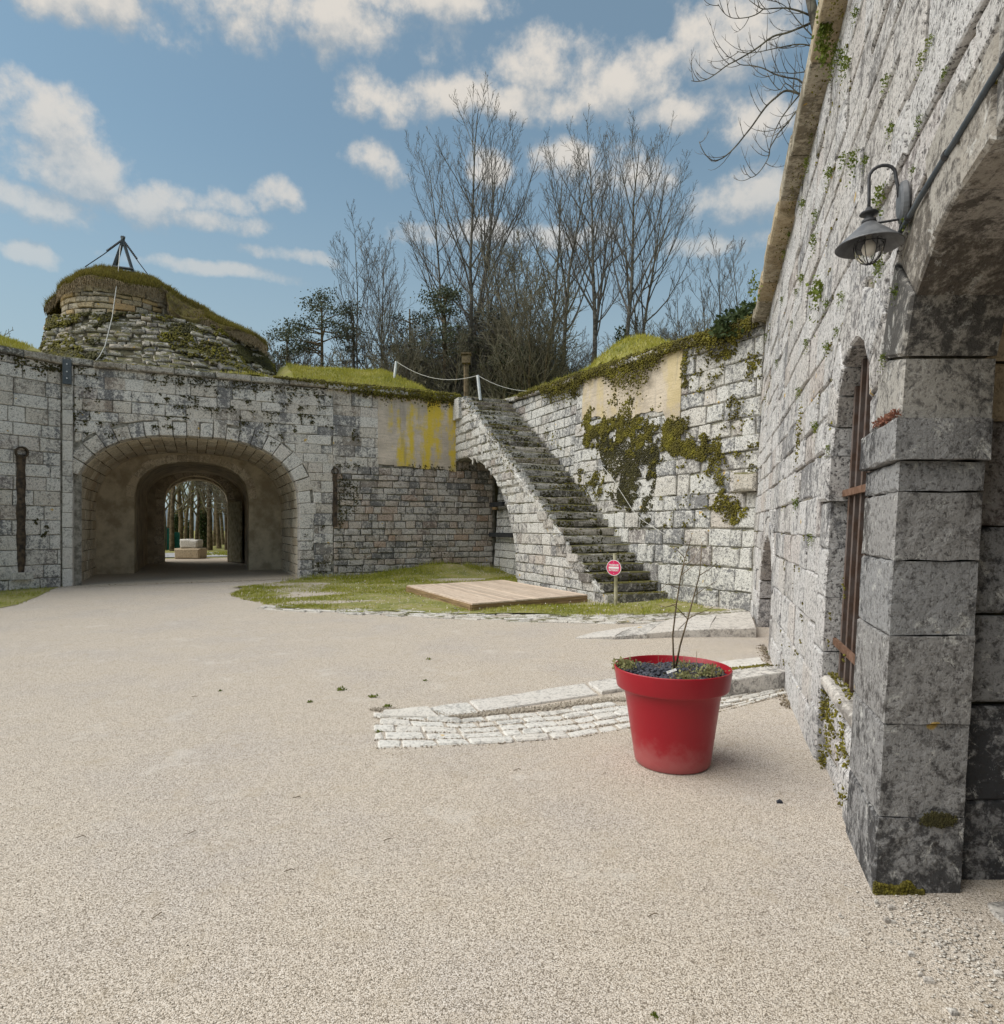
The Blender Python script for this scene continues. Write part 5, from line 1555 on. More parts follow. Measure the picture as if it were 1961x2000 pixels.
# ------------------------------------------------------------------ timber deck
def build_deck():
    F, Rr, B, L = (-.58, 12.1), (1.81, 13.7), (.05, 17.45), (-2.36, 15.85)
    t = thing('timber_deck', 'low square platform of new wooden boards standing on the grass', 'platform')
    n = 20
    def at(u, v):       # u from F to R, v from F to L
        ax, ay = F[0]+(Rr[0]-F[0])*u, F[1]+(Rr[1]-F[1])*u; bx, by = L[0]+(B[0]-L[0])*u, L[1]+(B[1]-L[1])*u
        return ax+(bx-ax)*v, ay+(by-ay)*v
    for i in range(n):
        g = .06/n
        a, b = i/n+g, (i+1)/n-g
        p = [at(a, -.006), at(b, -.006), at(b, 1.006), at(a, 1.006)]
        z = .15+.012*p[0][0]*.2+R.uniform(-.002, .002)
        o0 = Vector((p[0][0], p[0][1], z)); d = Vector((p[3][0]-p[0][0], p[3][1]-p[0][1], 0)); ang = math.atan2(d.y, d.x)
        l = d.length; w = math.hypot(p[1][0]-p[0][0], p[1][1]-p[0][1])
        mb = MB(); mb.box((l/2, -w/2, 0), l, w, .027)
        ob = mb.build('board', M['board'], t); ob.location = o0; ob.rotation_euler = (0, 0, ang)
    for (a, b) in ((F, Rr), (F, L), (Rr, B), (L, B)):
        for z, h in ((.034, .066), (.105, .062)):
            d = Vector((b[0]-a[0], b[1]-a[1])); mb = MB()
            mb.box(((a[0]+b[0])/2, (a[1]+b[1])/2, z), d.length, .045, h, math.atan2(d.y, d.x)); mb.build('side_plank', M['timber'], t)
build_deck()

# ------------------------------------------------------------------ warning sign
def build_sign():
    x, y = 2.26, 12.7
    t = thing('warning_sign', 'round pink-red no passage sign on a wooden post before the stairs', 'sign', (x, y, 0))
    mb = MB(); mb.tube([(0, .03, -.1), (0.005, .03, .55), (-.02, .03, 1.08)], [.036, .035, .034], 10); mb.build('post', M['post'], t)
    yaw = math.radians(-33)
    d = bpy.data.objects.new('sign_face', None); d.empty_display_size = .1
    disc = MB(); n = 40; vs = []
    R0, R1 = .156, .146
    def ring(r, yy): return [(r*math.cos(2*math.pi*j/n), yy, r*math.sin(2*math.pi*j/n)) for j in range(n)]
    vs = ring(R0, .004)+ring(R0, -.004)+ring(R1, -.004); fs = []
    for k in range(2): fs += [(k*n+j, k*n+(j+1) % n, (k+1)*n+(j+1) % n, (k+1)*n+j) for j in range(n)]
    fs.append(tuple(range(n)))
    disc.add(vs, fs); rim = disc.build('white_rim', M['sign_white'], t)
    face = MB(); face.add(ring(R1, -.0042), [tuple(range(n-1, -1, -1))]); fo = face.build('red_disc', M['sign_red'], t)
    bar = MB(); bar.box((0, -.0065, .002), .215, .003, .040); bo = bar.build('white_bar', M['sign_white'], t)
    obs = [rim, fo, bo]
    for txt, zz, sz in (('PASSAGE', .038, .052), ('INTERDIT', -.066, .049)):
        cu = bpy.data.curves.new('lettering', 'FONT'); cu.body = txt; cu.size = sz; cu.align_x = 'CENTER'; cu.extrude = .0008; cu.offset = .0014
        o = bpy.data.objects.new('lettering', cu); COL.objects.link(o); cu.materials.append(M['sign_white']); o.parent = t
        bpy.context.view_layer.update()
        me = bpy.data.meshes.new_from_object(o.evaluated_get(bpy.context.evaluated_depsgraph_get()))
        bpy.data.objects.remove(o); o = bpy.data.objects.new('lettering', me); COL.objects.link(o); o.parent = t
        if not me.materials: me.materials.append(M['sign_white'])
        obs.append((o, zz))
    for o in obs:
        zz = 0
        if isinstance(o, tuple): o, zz = o
        rz = yaw
        base = Vector((-.045, -.025, .80))
        if zz:
            off = Vector((0, -.0068, zz)); off.rotate(__import__('mathutils').Euler((0, 0, rz)))
            o.rotation_euler = (math.pi/2, 0, rz); o.location = base+off
        else: o.rotation_euler = (0, 0, rz); o.location = base
    for zz in (.115, -.115):
        m2 = MB(); m2.tube([(0, -.004, zz), (0, -.008, zz)], .008, 8); o = m2.build('screw', M['steel'], t); o.rotation_euler = (0, 0, yaw); o.location = (-.045, -.025, .80)
build_sign()

# ------------------------------------------------------------------ red pot with sapling
PX, PY = 1.162, 4.37
def build_pot():
    t = thing('plant_pot', 'big glossy red plastic pot full of dark chippings on the gravel', 'plant pot', (PX, PY, 0))
    mb = MB()
    prof = [(.0, .004), (.22, .0), (.240, .004), (.250, .016), (.256, .05), (.312, .44), (.326, .505), (.330, .513), (.366, .516), (.372, .522), (.3745, .53), (.3895, .640), (.3895, .648), (.386, .652), (.381, .652), (.377, .646), (.366, .56), (.355, .532), (.316, .506), (.25, .2)]
    mb.lathe(prof, n=72); po = mb.build('pot_shell', M['pot'], t, True); po.data.set_sharp_from_angle(angle=math.radians(38))
    mb = MB(); n = 48; vs = [(0, 0, .585)]
    for k in range(1, 6):
        for j in range(n):
            a = 2*math.pi*j/n; r = .367*k/5; vs.append((r*math.cos(a), r*math.sin(a), .585+.012*math.sin(a*3+k)-.008*(k == 5)))
    fs = [(0, 1+j, 1+(j+1) % n) for j in range(n)]+[(1+k*n+j, 1+k*n+(j+1) % n, 1+(k+1)*n+(j+1) % n, 1+(k+1)*n+j) for k in range(4) for j in range(n)]
    mb.add(vs, fs); mb.build('soil', M['soil'], t)
    n = 2600
    a = NPR.uniform(0, 6.283, n); r = .362*np.sqrt(NPR.rand(n))
    P = np.stack([r*np.cos(a), r*np.sin(a), .588+NPR.uniform(0, .022, n)+.012*np.sin(a*3)], 1)
    o = blobs('dark_chippings', P, NPR.uniform(.007, .016, n), M['lava'], t, (1.2, 1, .7)); o['kind'] = 'stuff'
    # sapling
    s = thing('sapling', 'bare two stemmed sapling growing in the red pot', 'sapling', (PX, PY, .58))
    def at(px, py, dy=0.0):
        Y = PY+dy; return (((px-CX)/FPX*Y)-PX, dy, EYE-(py-HY)/FPX*Y-.58)
    st1 = [at(1317, 1310), at(1315, 1275, .01), at(1314, 1240, .02), at(1321, 1180, .03), at(1330, 1124, .04), at(1338, 1090, .05), at(1346, 1065, .05), at(1352, 1040, .06)]
    st2 = [at(1320, 1302, .03), at(1328, 1262, .04), at(1343, 1209, .02), at(1355, 1165, 0), at(1366, 1124, -.02), at(1369, 1093, -.03), at(1371, 1060, -.03)]
    for st in (st1, st2):
        m = MB(); k = len(st); m.tube(st, [.0072*(1-.72*i/(k-1)) for i in range(k)], 7); m.build('stem', M['bark_br'], s, True)
    m = MB()
    for pts in ([(1343, 1209), (1360, 1200), (1380, 1192), (1396, 1184)], [(1355, 1165), (1375, 1150), (1400, 1135)], [(1326, 1150), (1305, 1140), (1290, 1150)],
                [(1330, 1124), (1350, 1108), (1372, 1090)], [(1321, 1180), (1300, 1186), (1280, 1180)], [(1366, 1124), (1385, 1112), (1405, 1096)],
                [(1343, 1209), (1325, 1190), (1310, 1178)], [(1338, 1090), (1325, 1076), (1312, 1070)], [(1335, 1105), (1352, 1095), (1366, 1072)], [(1343, 1209), (1330, 1196)], [(1340, 1078), (1356, 1066)]):
        dd = R.uniform(-.1, .1); q = [at(p[0], p[1], dd*i/2) for i, p in enumerate(pts)]
        m.tube(q, [.0035-.0022*i/(len(q)-1) for i in range(len(q))], 5)
    m.build('side_twigs', M['bark_br'], s)
    m = MB(); m.box((0, 0, 0), .075, .003, .018)
    o = m.build('plant_label', M['tag']); tag(o, 'small white plastic plant label tied to the sapling', 'label'); o.location = (PX-.012, PY-.03, .625); o.rotation_euler = (-.6, -.25, .3)
    # low herbs
    herbs = [(-.30, .10, .055, 'pale leafy herb clump at the left rim of the pot', 260, (.015, .035)), (.02, -.24, .05, 'pale sprig clump at the front of the pot', 260, (.010, .026)),
             (.10, .12, .05, 'pale sprig clump behind the sapling stems', 170, (.010, .026)), (.22, -.08, .06, 'straggly sprig clump at the right of the pot', 330, (.010, .028))]
    for x, y, r, lab, n, sz in herbs:
        P = np.stack([PX+x+NPR.normal(size=n)*r*.75, PY+y+NPR.normal(size=n)*r*.6, .605+NPR.rand(n)**1.5*.06], 1)
        h = leaves('herb_clump', P, M['hebe'], sz, None, .8); tag(h, lab, 'plant')
    m = MB()
    for _ in range(90):
        a = R.uniform(0, 6.28); r = R.uniform(.12, .34); x, y = r*math.cos(a), r*math.sin(a)
        if a > 2.4 and a < 4.4 and R.random() < .8: continue
        dx, dy = R.uniform(-.05, .05), R.uniform(-.05, .05); h = R.uniform(.02, .10)
        m.tube([(PX+x, PY+y, .59), (PX+x+dx*.6, PY+y+dy*.6, .59+h*.7), (PX+x+dx*1.6, PY+y+dy*1.6, .59+h)], [.0013, .001, .0006], 3, False)
    for x, y, h in ((.23, .22, .13), (.15, .26, .10), (.18, .24, .07), (-.25, .18, .06)):
        m.tube([(PX+x, PY+y, .58), (PX+x+.005, PY+y, .58+h)], [.003, .0015], 4)
    o = m.build('dry_stalks', M['dry']); o['kind'] = 'stuff'
build_pot()

# ------------------------------------------------------------------ wall lamp and its conduit
def build_lamp():
    t0, z0 = 2.905, 3.075
    base = Vector(mpD(t0, z0, 0)); N = ND.copy(); up = Vector((0, 0, 1)); tx = N.cross(up)
    t = thing('wall_lamp', 'grey gooseneck wall lantern with cone shade and caged bulb on the right wall', 'lamp', base)
    q = N.to_track_quat('Z', 'Y').to_matrix()
    mb = MB(); mb.lathe([(0, .0), (.062, 0), (.064, .006), (.06, .024), (.046, .032), (0, .034)], n=28)
    v = []
    for p in mb.v:
        w = q @ Vector(p); w.z *= 1.55; v.append(w)
    mb.v = v; mb.build('wall_plate', M['lamp'], t, False)
    L = .150
    ax = N*L
    def at(d, h): return N*d+up*h
    shade_top = -.065
    pts = [at(.03, .03), at(.034, .08), at(.042, .125)]
    for i in range(9):
        a = math.pi*i/8; pts.append(at(.042+(L-.042)/2*(1-math.cos(a)), .135+.050*math.sin(a)))
    pts += [at(L, .05), at(L, -.02)]
    mb = MB(); mb.tube(pts, .0075, 8); mb.build('gooseneck', M['iron'], t, True)
    mb = MB(); mb.tube([at(.02, -.072), at(L, -.078)], .0055, 8); mb.build('stay_rod', M['iron'], t)
    c = tuple(ax)
    mb = MB(); mb.lathe([(.0, .0), (.012, .0), (.016, -.012), (.036, -.022), (.040, -.030), (.030, -.036), (.018, -.042), (.020, -.052), (.030, -.058), (.032, -.074), (.0, -.076)], c, 28); mb.build('cap', M['iron'], t, True)
    mb = MB(); mb.lathe([(.030, -.072), (.036, -.080), (.138, -.172), (.142, -.178), (.139, -.180), (.134, -.176), (.034, -.084)], c, 48); mb.build('lamp_shade', M['lamp'], t, False)
    gl = MB(); gl.lathe([(.052, -.150), (.060, -.170), (.062, -.195), (.055, -.225), (.036, -.248), (.012, -.258), (.0, -.259)], c, 28); gl.build('glass_globe', M['glass'], t, True)
    bl = MB(); bl.lathe([(0, -.120), (.014, -.122), (.016, -.150), (.030, -.170), (.036, -.190), (.030, -.212), (.014, -.224), (0, -.226)], c, 24); bl.build('bulb', M['bulb'], t, True)
    cg = MB()
    for k in range(4):
        a = math.pi*k/4
        pp = []
        for i in range(13):
            b = math.pi*(i/12-.5); r = .066*math.sin(b); h = -.165-.098*math.cos(b)
            pp.append(Vector(c)+Vector((r*math.cos(a), r*math.sin(a), h)))
        cg.tube(pp, .0022, 5)
    ring = [Vector(c)+Vector((.066*math.cos(2*math.pi*i/24), .066*math.sin(2*math.pi*i/24), -.172)) for i in range(25)]
    cg.tube(ring, .0025, 5); cg.build('wire_cage', M['iron'], t, True)
    cn = thing('cable_conduit', 'dark grey cable conduit running along the right wall to the lamp', 'conduit')
    p0 = mpD(2.93, 2.945, .02); mb = MB()
    pts = [mpD(2.95, 2.94, .018), mpD(2.6, 2.952, .022), mpD(2.2, 2.958, .02), mpD(1.8, 2.965, .022), mpD(1.2, 2.97, .02), mpD(-1, 2.98, .02)]
    mb.tube(pts, .0115, 10); mb.build('tube', M['tripod'], cn, True)
    mb = MB(); mb.tube([mpD(2.93, 2.945, .018), mpD(2.915, 2.98, .016), mpD(2.905, 3.02, .014)], .006, 7); mb.build('cable_tail', M['iron'], cn, True)
    for tt in (2.78, 2.33, 1.85, .9):
        mb = MB(); mb.tube([mpD(tt-.012, 2.953+(2.6-tt)*.012, .02), mpD(tt+.012, 2.953+(2.6-tt)*.012, .02)], .017, 10); mb.build('clip', M['iron'], cn)
build_lamp()

# ------------------------------------------------------------------ mound with tripod
def GE(s, e, z): return G(s, e, z)
def build_mound():
    rng = random.Random(91)
    w = thing('stone_mound', 'grass capped stone ruin mound standing on the rampart behind the gate wall', 'ruin')
    c0, r0 = (2.35, 4.3), (4.1, 3.9); c1, r1 = (1.95, 4.4), (3.3, 1.5); z0, z1 = 6.05, 8.4
    def T1(a, h, d):           # a = angle, h 0..1
        t = h; k = t+.10*math.sin(t*math.pi)
        cx, cy = c0[0]+(c1[0]-c0[0])*k, c0[1]+(c1[1]-c0[1])*k
        rx, ry = r0[0]+(r1[0]-r0[0])*k, r0[1]+(r1[1]-r0[1])*k
        wob = 1+.03*math.sin(a*5+1)+.02*math.sin(a*11)
        return GE(cx+math.cos(a)*(rx*wob+d), cy+math.sin(a)*(ry*wob+d), z0+(z1-z0)*t+d*.5+.12*math.sin(a*3)*t)
    mb = MB(); n = 60; rows = 8
    vs = [T1(2*math.pi*j/n, i/rows, -.06) for i in range(rows+1) for j in range(n)]
    mb.add(vs, [(i*n+j, i*n+(j+1) % n, (i+1)*n+(j+1) % n, (i+1)*n+j) for i in range(rows) for j in range(n)]+[tuple(rows*n+j for j in range(n))])
    mb.build('mound_core', M['dark_mortar'], w)
    vf = []
    H = 3.0; Rm = 3.4
    for r in courses(math.pi*.93, math.pi*2.08, 0, 1.0, .062, .105, rng, .2, .45):
        v, f = stone_vf([(r[0]*Rm, r[2]*H), (r[1]*Rm, r[2]*H), (r[1]*Rm, r[3]*H), (r[0]*Rm, r[3]*H)], lambda s, z, d: T1(s/Rm, z/H, d), rng, gap=.016, bev=.03, proud=rng.uniform(-.07, .07), jit=.036, back=-.12, bulge=.04)
        if v[-1][1] > 0: vf.append((v, f))
    lay(w, vf, M['mound'], 'stone', 290)
    # upper drum
    c2, r2 = (.78, 4.7), (1.75, 1.65)
    def T2(a, z, d): return GE(c2[0]+math.cos(a)*(r2[0]+d), c2[1]+math.sin(a)*(r2[1]+d), 8.2+z)
    # grass cap
    prof = [(-1.45, 8.5), (-1.25, 8.85), (-1.0, 9.22), (-.7, 9.64), (-.35, 9.98), (.05, 10.20), (.5, 10.30), (1.1, 10.24), (1.73, 10.06), (2.36, 9.72), (3.0, 9.36), (3.68, 9.0), (4.36, 8.66), (4.9, 8.38), (5.4, 8.05)]
    def zc(s):
        return float(np.interp(s, [p[0] for p in prof], [p[1] for p in prof]))
    def capz(s, e):
        x = (4.7-e)/1.75 if e < 4.7 else (e-4.7)/2.5
        k = .78 if s < 2.2 else .78+(zc(s)-8.45-.78)*min(1, (s-2.2)/.8)
        k = max(k, .1) if e < 4.7 else 1.2
        return zc(s)-k*x**2+.05*float(FA(s, e, 2.4))+.03*float(FB_(s, e, 5))
    def dtop(x): return max(.12, min(1.75, capz(c2[0]+math.cos(x/1.7)*(r2[0]+.05), c2[1]+math.sin(x/1.7)*(r2[1]+.05))-8.2-.09))
    mb = MB(); n = 40
    vs = [T2(2*math.pi*j/n, z*max(.1, dtop(2*math.pi*j/n*1.7)-.05), -.05) for z in (0, 1) for j in range(n)]
    mb.add(vs, [(j, (j+1) % n, n+(j+1) % n, n+j) for j in range(n)]+[tuple(n+j for j in range(n))]); mb.build('drum_core', M['dark_mortar'], w)
    vf = []
    for r in courses(math.pi*.9, math.pi*2.1, 0, 1.75, .20, .25, rng, .3, .5):
        if r[2] > min(dtop(r[0]*1.7), dtop(r[1]*1.7))-.05: continue
        for poly in clip_rect((r[0]*1.7, r[1]*1.7, r[2], r[3]), [], dtop):
            vf.append(stone_vf(poly, lambda s, z, d: T2(s/1.7, z, d), rng, gap=rng.uniform(.006, .016), bev=.022, proud=rng.uniform(-.035, .045), jit=.026, back=-.1))
    lay(w, vf, M['ochre'], 'drum_stone', 120)
    ns, ne = 60, 36
    S_ = np.linspace(-1.40, 5.35, ns); E_ = np.linspace(2.75, 7.2, ne)
    def efront(s):          # the cap ends in an overhanging lip over the drum
        u = (s-c2[0])/(r2[0]+.12)
        f = c2[1]-(r2[1]+.10)*math.sqrt(max(0, 1-u*u)) if abs(u) < 1 else 4.6
        return min(f, 4.3) if s < 2.2 else min(f, 3.05+.0*s)
    vs = []
    for s in S_:
        ef = efront(s)+.05*float(FA(s, 1, 4))
        vs.append(GE(s, ef+.12, capz(s, ef)-.10-.07*float(abs(FB_(s, 1, 3)))))
        for e in np.linspace(ef, 7.2, ne): vs.append(GE(s, e, capz(s, e)))
    m = ne+1
    fs = [(i*m+j, (i+1)*m+j, (i+1)*m+j+1, i*m+j+1) for i in range(ns-1) for j in range(m-1)]
    mb = MB(); mb.add(vs, fs); mb.build('grass_cap', M['cap_earth'], w, True)
    P, Q = [], []
    for _ in range(30000):
        s = NPR.uniform(-1.35, 5.3); ef = efront(s)
        e = ef+(6.0-ef)*NPR.rand()**1.4
        if 1.9 < s < 3.4 and e < 3.7 and NPR.rand() < .85: continue
        P.append(GE(s, e, capz(s, e)-.02))
        if NPR.rand() < .22: Q.append(GE(s, ef-.02, capz(s, ef)-.30*NPR.rand()))
    for _ in range(14000):
        s = NPR.uniform(-1.38, 5.3); ef = efront(s); e = ef+NPR.rand()*1.3
        if 2.0 < s < 3.3 and e < 3.6: continue
        if FB_(s*2, e*2, 1.5) > -.6: P.append(GE(s, e, capz(s, e)-.02))
    o = blades('grass', np.array(P), M['grass_dry'], (.06, .20), .012, .9, w); o['kind'] = 'stuff'
    Q = np.array(Q); o = blades('hanging_roots', Q, M['dry'], (-.16, -.03), .008, .4, w); o['kind'] = 'stuff'
    # moss tufts over the stones
    P, Rr = [], []
    for _ in range(16000):
        a, h = NPR.uniform(math.pi*.93, math.pi*2.08), NPR.rand()
        if FA(a*3.4, h*3, 1.8)+.5*FB_(a*3.4, h*3, 4) > .55: P.append(T1(a, h, .02)); Rr.append(NPR.uniform(.02, .06))
    o = blobs('moss', np.array(P), np.array(Rr), M['moss_dark'], w); o['kind'] = 'stuff'
    P = []
    for _ in range(9000):
        a, h = NPR.uniform(math.pi*.93, math.pi*2.08), NPR.rand()
        if FC_(a*3.4, h*3, 1.6)+.5*FB_(a*3.4, h*3, 5) > .8: P.append(T1(a, h, .03))
    o = blobs('bright_moss', np.array(P), NPR.uniform(.02, .05, len(P)), M['moss'], w); o['kind'] = 'stuff'
    # tripod
    def at(px, py, Y): return Vector(((px-CX)/FPX*Y, Y, EYE+(HY-py)/FPX*Y))
    t = thing('timber_tripod', 'dark grey tripod of beams standing on top of the grassy mound', 'tripod')
    ap = at(240, 468, 21.6); fl = at(217, 532, 21.3); frr = at(264, 545, 21.5); bkk = at(226, 520, 22.3)
    for f in (fl, frr, bkk):
        d = (f-ap).normalized(); m2 = MB(); m2.tube([ap-d*.12, f], .055, 4); m2.build('leg', M['tripod'], t)
    m2 = MB(); a_, b_ = at(221, 521, 21.3), at(261, 526, 21.5); m2.tube([a_, b_], .05, 4); m2.build('cross_beam', M['tripod'], t)
    for e_, lab in (((166, 521, 20.9), 'thin dark guy chain from the tripod down to the left side of the mound'), ((304, 556, 21.4), 'thin dark guy chain from the tripod down to the right side of the mound')):
        q = at(*e_); m2 = MB(); m2.tube([ap, ap.lerp(q, .5)-Vector((0, 0, .03)), q], .016, 5)
        for k in range(12):
            c = ap.lerp(q, .03+.035*k); m2.box(c, .05, .05, .05)
        tag(m2.build('guy_chain', M['iron']), lab, 'chain', 'guys of the tripod')
    r_ = MB(); pts = [at(235, 480, 21.5), at(231, 530, 20.9), at(226, 570, 20.2), at(219, 620, 19.6), at(205, 676, 18.6), at(195, 695, 18.1), at(183, 709, 17.7)]
    r_.tube(pts, .012, 6); tag(r_.build('white_rope', M['rope'], None, True), 'white rope hanging from the tripod down over the mound', 'rope')
build_mound()

# ------------------------------------------------------------------ rope fence, bird box post, wall rope
def build_ropes():
    posts = []
    for (bx_, by_, tx_, ty_, lab) in ((769, 738, 774, 706, 'left white metal post of the rope fence on the grassy rampart'), (938, 770, 933, 733, 'right white metal post of the rope fence at the stair head')):
        X, Y, z = hit(bx_, by_)
        top = Vector(((tx_-CX)/FPX*Y, Y, EYE+(HY-ty_)/FPX*Y))
        mb = MB(); mb.tube([(X, Y, z-.2), top], .05, 8); o = mb.build('fence_post', M['steel']); tag(o, lab, 'post', 'rope fence posts'); posts.append(top)
    a, b = posts
    mb = MB(); pts = []
    for i in range(13):
        t = i/12; p = a.lerp(b, t); p.z -= .62*4*t*(1-t)*.5+.06*math.sin(t*3); pts.append(p)
    mb.tube(pts, .010, 5); tag(mb.build('fence_rope', M['rope']), 'slack pale rope between the two white posts', 'rope', 'fence ropes')
    c = Vector(mpC(2.2, 6.05, .1)); mb = MB(); pts = []
    for i in range(9):
        t = i/8; p = b.lerp(c, t); p.z -= .12*4*t*(1-t); pts.append(p)
    mb.tube(pts, .010, 5); tag(mb.build('fence_rope', M['rope']), 'pale rope from the right post down to the wall coping', 'rope', 'fence ropes')
    Y = 27.5; X = (911-CX)/FPX*Y
    t = thing('bird_box', 'small brown wooden box on a dark post behind the grassy bank', 'bird box', (X, Y, 5.2))
    zt = EYE+(HY-697)/FPX*Y-5.2
    mb = MB(); mb.tube([(0, 0, 0), (0, 0, zt-.1)], .12, 7); mb.build('post', M['bark_br'], t)
    mb = MB(); mb.box((0, -.06, zt-.12), .36, .3, .36); mb.build('box', M['bark_br'], t)
    mb = MB(); mb.box((0, -.08, zt+.09), .44, .42, .05); mb.build('roof', M['bark_br'], t)
    # rope on the stair wall
    def z3(x, y): return 950+x*.3348, 600+y*.3348
    pts = []
    for x, y in ((400, 690), (440, 770), (480, 840), (520, 885), (560, 912), (600, 926), (640, 932), (700, 930), (750, 985), (790, 1050), (830, 1110), (865, 1165), (900, 1212), (940, 1246), (980, 1272), (1040, 1310), (1110, 1350)):
        s, z = inv(mpC, *z3(x, y), 6, 3); pts.append(mpC(s, z, .12))
    mb = MB(); mb.tube(pts, .007, 6); tag(mb.build('hand_rope', M['rope'], None, True), 'pale hand rope slung along the mossy wall above the stairs', 'rope')
    s, z = inv(mpC, *z3(697, 926), 6, 3); mb = MB(); mb.tube([mpC(s, z, -.02), mpC(s, z, .13)], .022, 8); tag(mb.build('wall_ring', M['steel']), 'steel eye bolt holding the hand rope on the mossy wall', 'eye bolt')
build_ropes()

# ------------------------------------------------------------------ ferns on the right wall, ivy at the corner
def fern_mesh():
    n = 120
    P = np.zeros((n, 3)); P[:, 0] = NPR.normal(size=n)*.032; P[:, 2] = -abs(NPR.normal(size=n))*.05+.02; P[:, 1] = NPR.uniform(-.035, .0, n)
    return P
protos = []
for i in range(3):
    P = fern_mesh(); d = NPR.normal(size=(len(P), 3))
    o = leaves('wall_fern', P, M['fern'], (.008, .022), None, .1, (0, -1, .2)); protos.append(o)
first = [True]*3
ferns = [(1625, 355, 1.0), (1655, 300, .9), (1675, 352, 1.3), (1697, 310, .8), (1600, 395, .8), (1598, 440, 1.0), (1605, 575, 1.9), (1650, 575, .8), (1725, 555, 1.2), (1618, 620, .7),
         (1722, 520, .8), (1733, 330, 1.5), (1745, 290, .9), (1740, 130, .9), (1655, 80, 1.1), (1660, 120, 1.1), (1630, 160, .9), (1800, 300, .8), (1790, 330, .6), (1782, 370, .8), (1812, 55, .9),
         (1853, 95, .5), (1855, 150, .6), (1580, 340, .9), (1572, 400, .9), (1535, 495, .8), (1560, 560, .6), (1570, 535, .9), (1550, 650, .6), (1580, 672, .7), (1620, 690, .8), (1640, 650, .6), (1530, 600, .7),
         (1678, 8, .8), (1830, 5, .8), (1735, 660, .8), (1755, 615, .9), (1590, 250, .7), (1640, 90, 1.0), (1545, 445, .7), (1500, 640, .8), (1520, 720, .7), (1600, 800, .8), (1565, 760, .7), (1625, 840, .6), (1560, 980, .8), (1590, 1040, .7)]
ang = math.atan2(ND.x, -ND.y)
for i, (x, y, k) in enumerate(ferns):
    t, z = inv(mpD, x, y, 4, 3)
    zz = sorted(set(r[3] for r in JD), key=lambda q: abs(q-z))[0]; z = zz if abs(zz-z) < .16 else z
    o = protos[i % 3] if first[i % 3] else protos[i % 3].copy()
    if not first[i % 3]: COL.objects.link(o)
    first[i % 3] = False
    o.location = mpD(t, z, .012); o.rotation_euler = (0, 0, math.atan2(-ND.y, -ND.x)-math.pi/2); d_ = max(.45, min(1.35, t/4.2)); o.scale = (k*d_, k*d_, k*d_*1.1)
    tag(o, 'small green fern tuft rooted in a joint of the tall right wall', 'fern', 'ferns in the joints of the right wall')
P = []
for px, py, rx, ry, n in ((1440, 632, 40, 26, 700), (1465, 612, 22, 20, 400), (1412, 645, 20, 14, 200)):
    for _ in range(n):
        s, z = None, None
        a, q = NPR.uniform(0, 6.28), NPR.rand()**.5
        X, Y = px+math.cos(a)*q*rx, py+math.sin(a)*q*ry
        d = 12.9+NPR.normal()*.2; P.append(((X-CX)/FPX*d, d, EYE+(HY-Y)/FPX*d))
o = leaves('ivy_clump', np.array(P), M['ivy'], (.06, .13), None, .1, (-.6, -.7, .3)); tag(o, 'dark ivy clump hanging over the coping in the wall corner', 'ivy')
P = []
for px, py, n in ((1612, 50, 260), (1608, 20, 120), (1606, 95, 120), (1500, 300, 0), (1590, 155, 60), (1475, 560, 60)):
    for _ in range(n):
        d = 5.1*(1 if py < 110 else 1.25); X, Y = px+NPR.normal()*5, py+NPR.normal()*16
        P.append(((X-CX)/FPX*d, d, EYE+(HY-Y)/FPX*d))
o = leaves('cornice_ivy', np.array(P), M['fern'], (.02, .05), None, .1); tag(o, 'green ivy tuft creeping over the cornice edge at the top', 'ivy')

# ------------------------------------------------------------------ trees
def rot_from(d, ang, az):
    d = d.normalized(); a = d.orthogonal().normalized(); b = d.cross(a)
    side = a*math.cos(az)+b*math.sin(az)
    return (d*math.cos(ang)+side*math.sin(ang)).normalized()
def grow(mbs, p, d, L, r, lev, maxlev, rng, prm):
    """branching skeleton: mbs[0] trunk and limbs, mbs[1] twigs"""
    k = prm['segs'][min(lev, len(prm['segs'])-1)]
    pts, rad = [p.copy()], [r]
    d = d.normalized()
    end = prm.get('tip', .12)
    for i in range(k):
        d = (d+Vector((rng.gauss(0, 1), rng.gauss(0, 1), rng.gauss(0, 1)))*prm['wob'][min(lev, len(prm['wob'])-1)]+Vector((0, 0, prm['up'][min(lev, len(prm['up'])-1)]))).normalized()
        p = p+d*(L/k); pts.append(p.copy()); rad.append(max(prm['rmin'], r*(1-(1-end)*(i+1)/k)))
    n = (7, 5, 4, 3, 3)[min(lev, 4)]
    mbs[0 if lev <= prm.get('limb', 0) else 1].tube(pts, rad, n, False)
    if lev >= maxlev: return
    nb = prm['nb'][min(lev, len(prm['nb'])-1)]
    f0 = prm['first'][min(lev, len(prm['first'])-1)]
    az = rng.uniform(0, 6.28)
    for j in range(nb):
        f = f0+(1-f0)*((j+rng.random())/nb)*.97
        x = f*k; i = min(k-1, int(x)); q = pts[i].lerp(pts[i+1], x-i); rr = rad[i]+(rad[i+1]-rad[i])*(x-i)
        dd = (pts[i+1]-pts[i]).normalized(); az += 2.4+rng.uniform(-.5, .5)
        a = prm['ang'][min(lev, len(prm['ang'])-1)]*rng.uniform(.7, 1.25)
        ll = L*prm['ratio'][min(lev, len(prm['ratio'])-1)]*(1-prm.get('taper', .7)*(f-f0)/(1-f0+1e-6))*rng.uniform(.7, 1.15)
        grow(mbs, q, rot_from(dd, a, az), ll, max(prm['rmin'], min(rr*.62, prm['rk']*ll)), lev+1, maxlev, rng, prm)
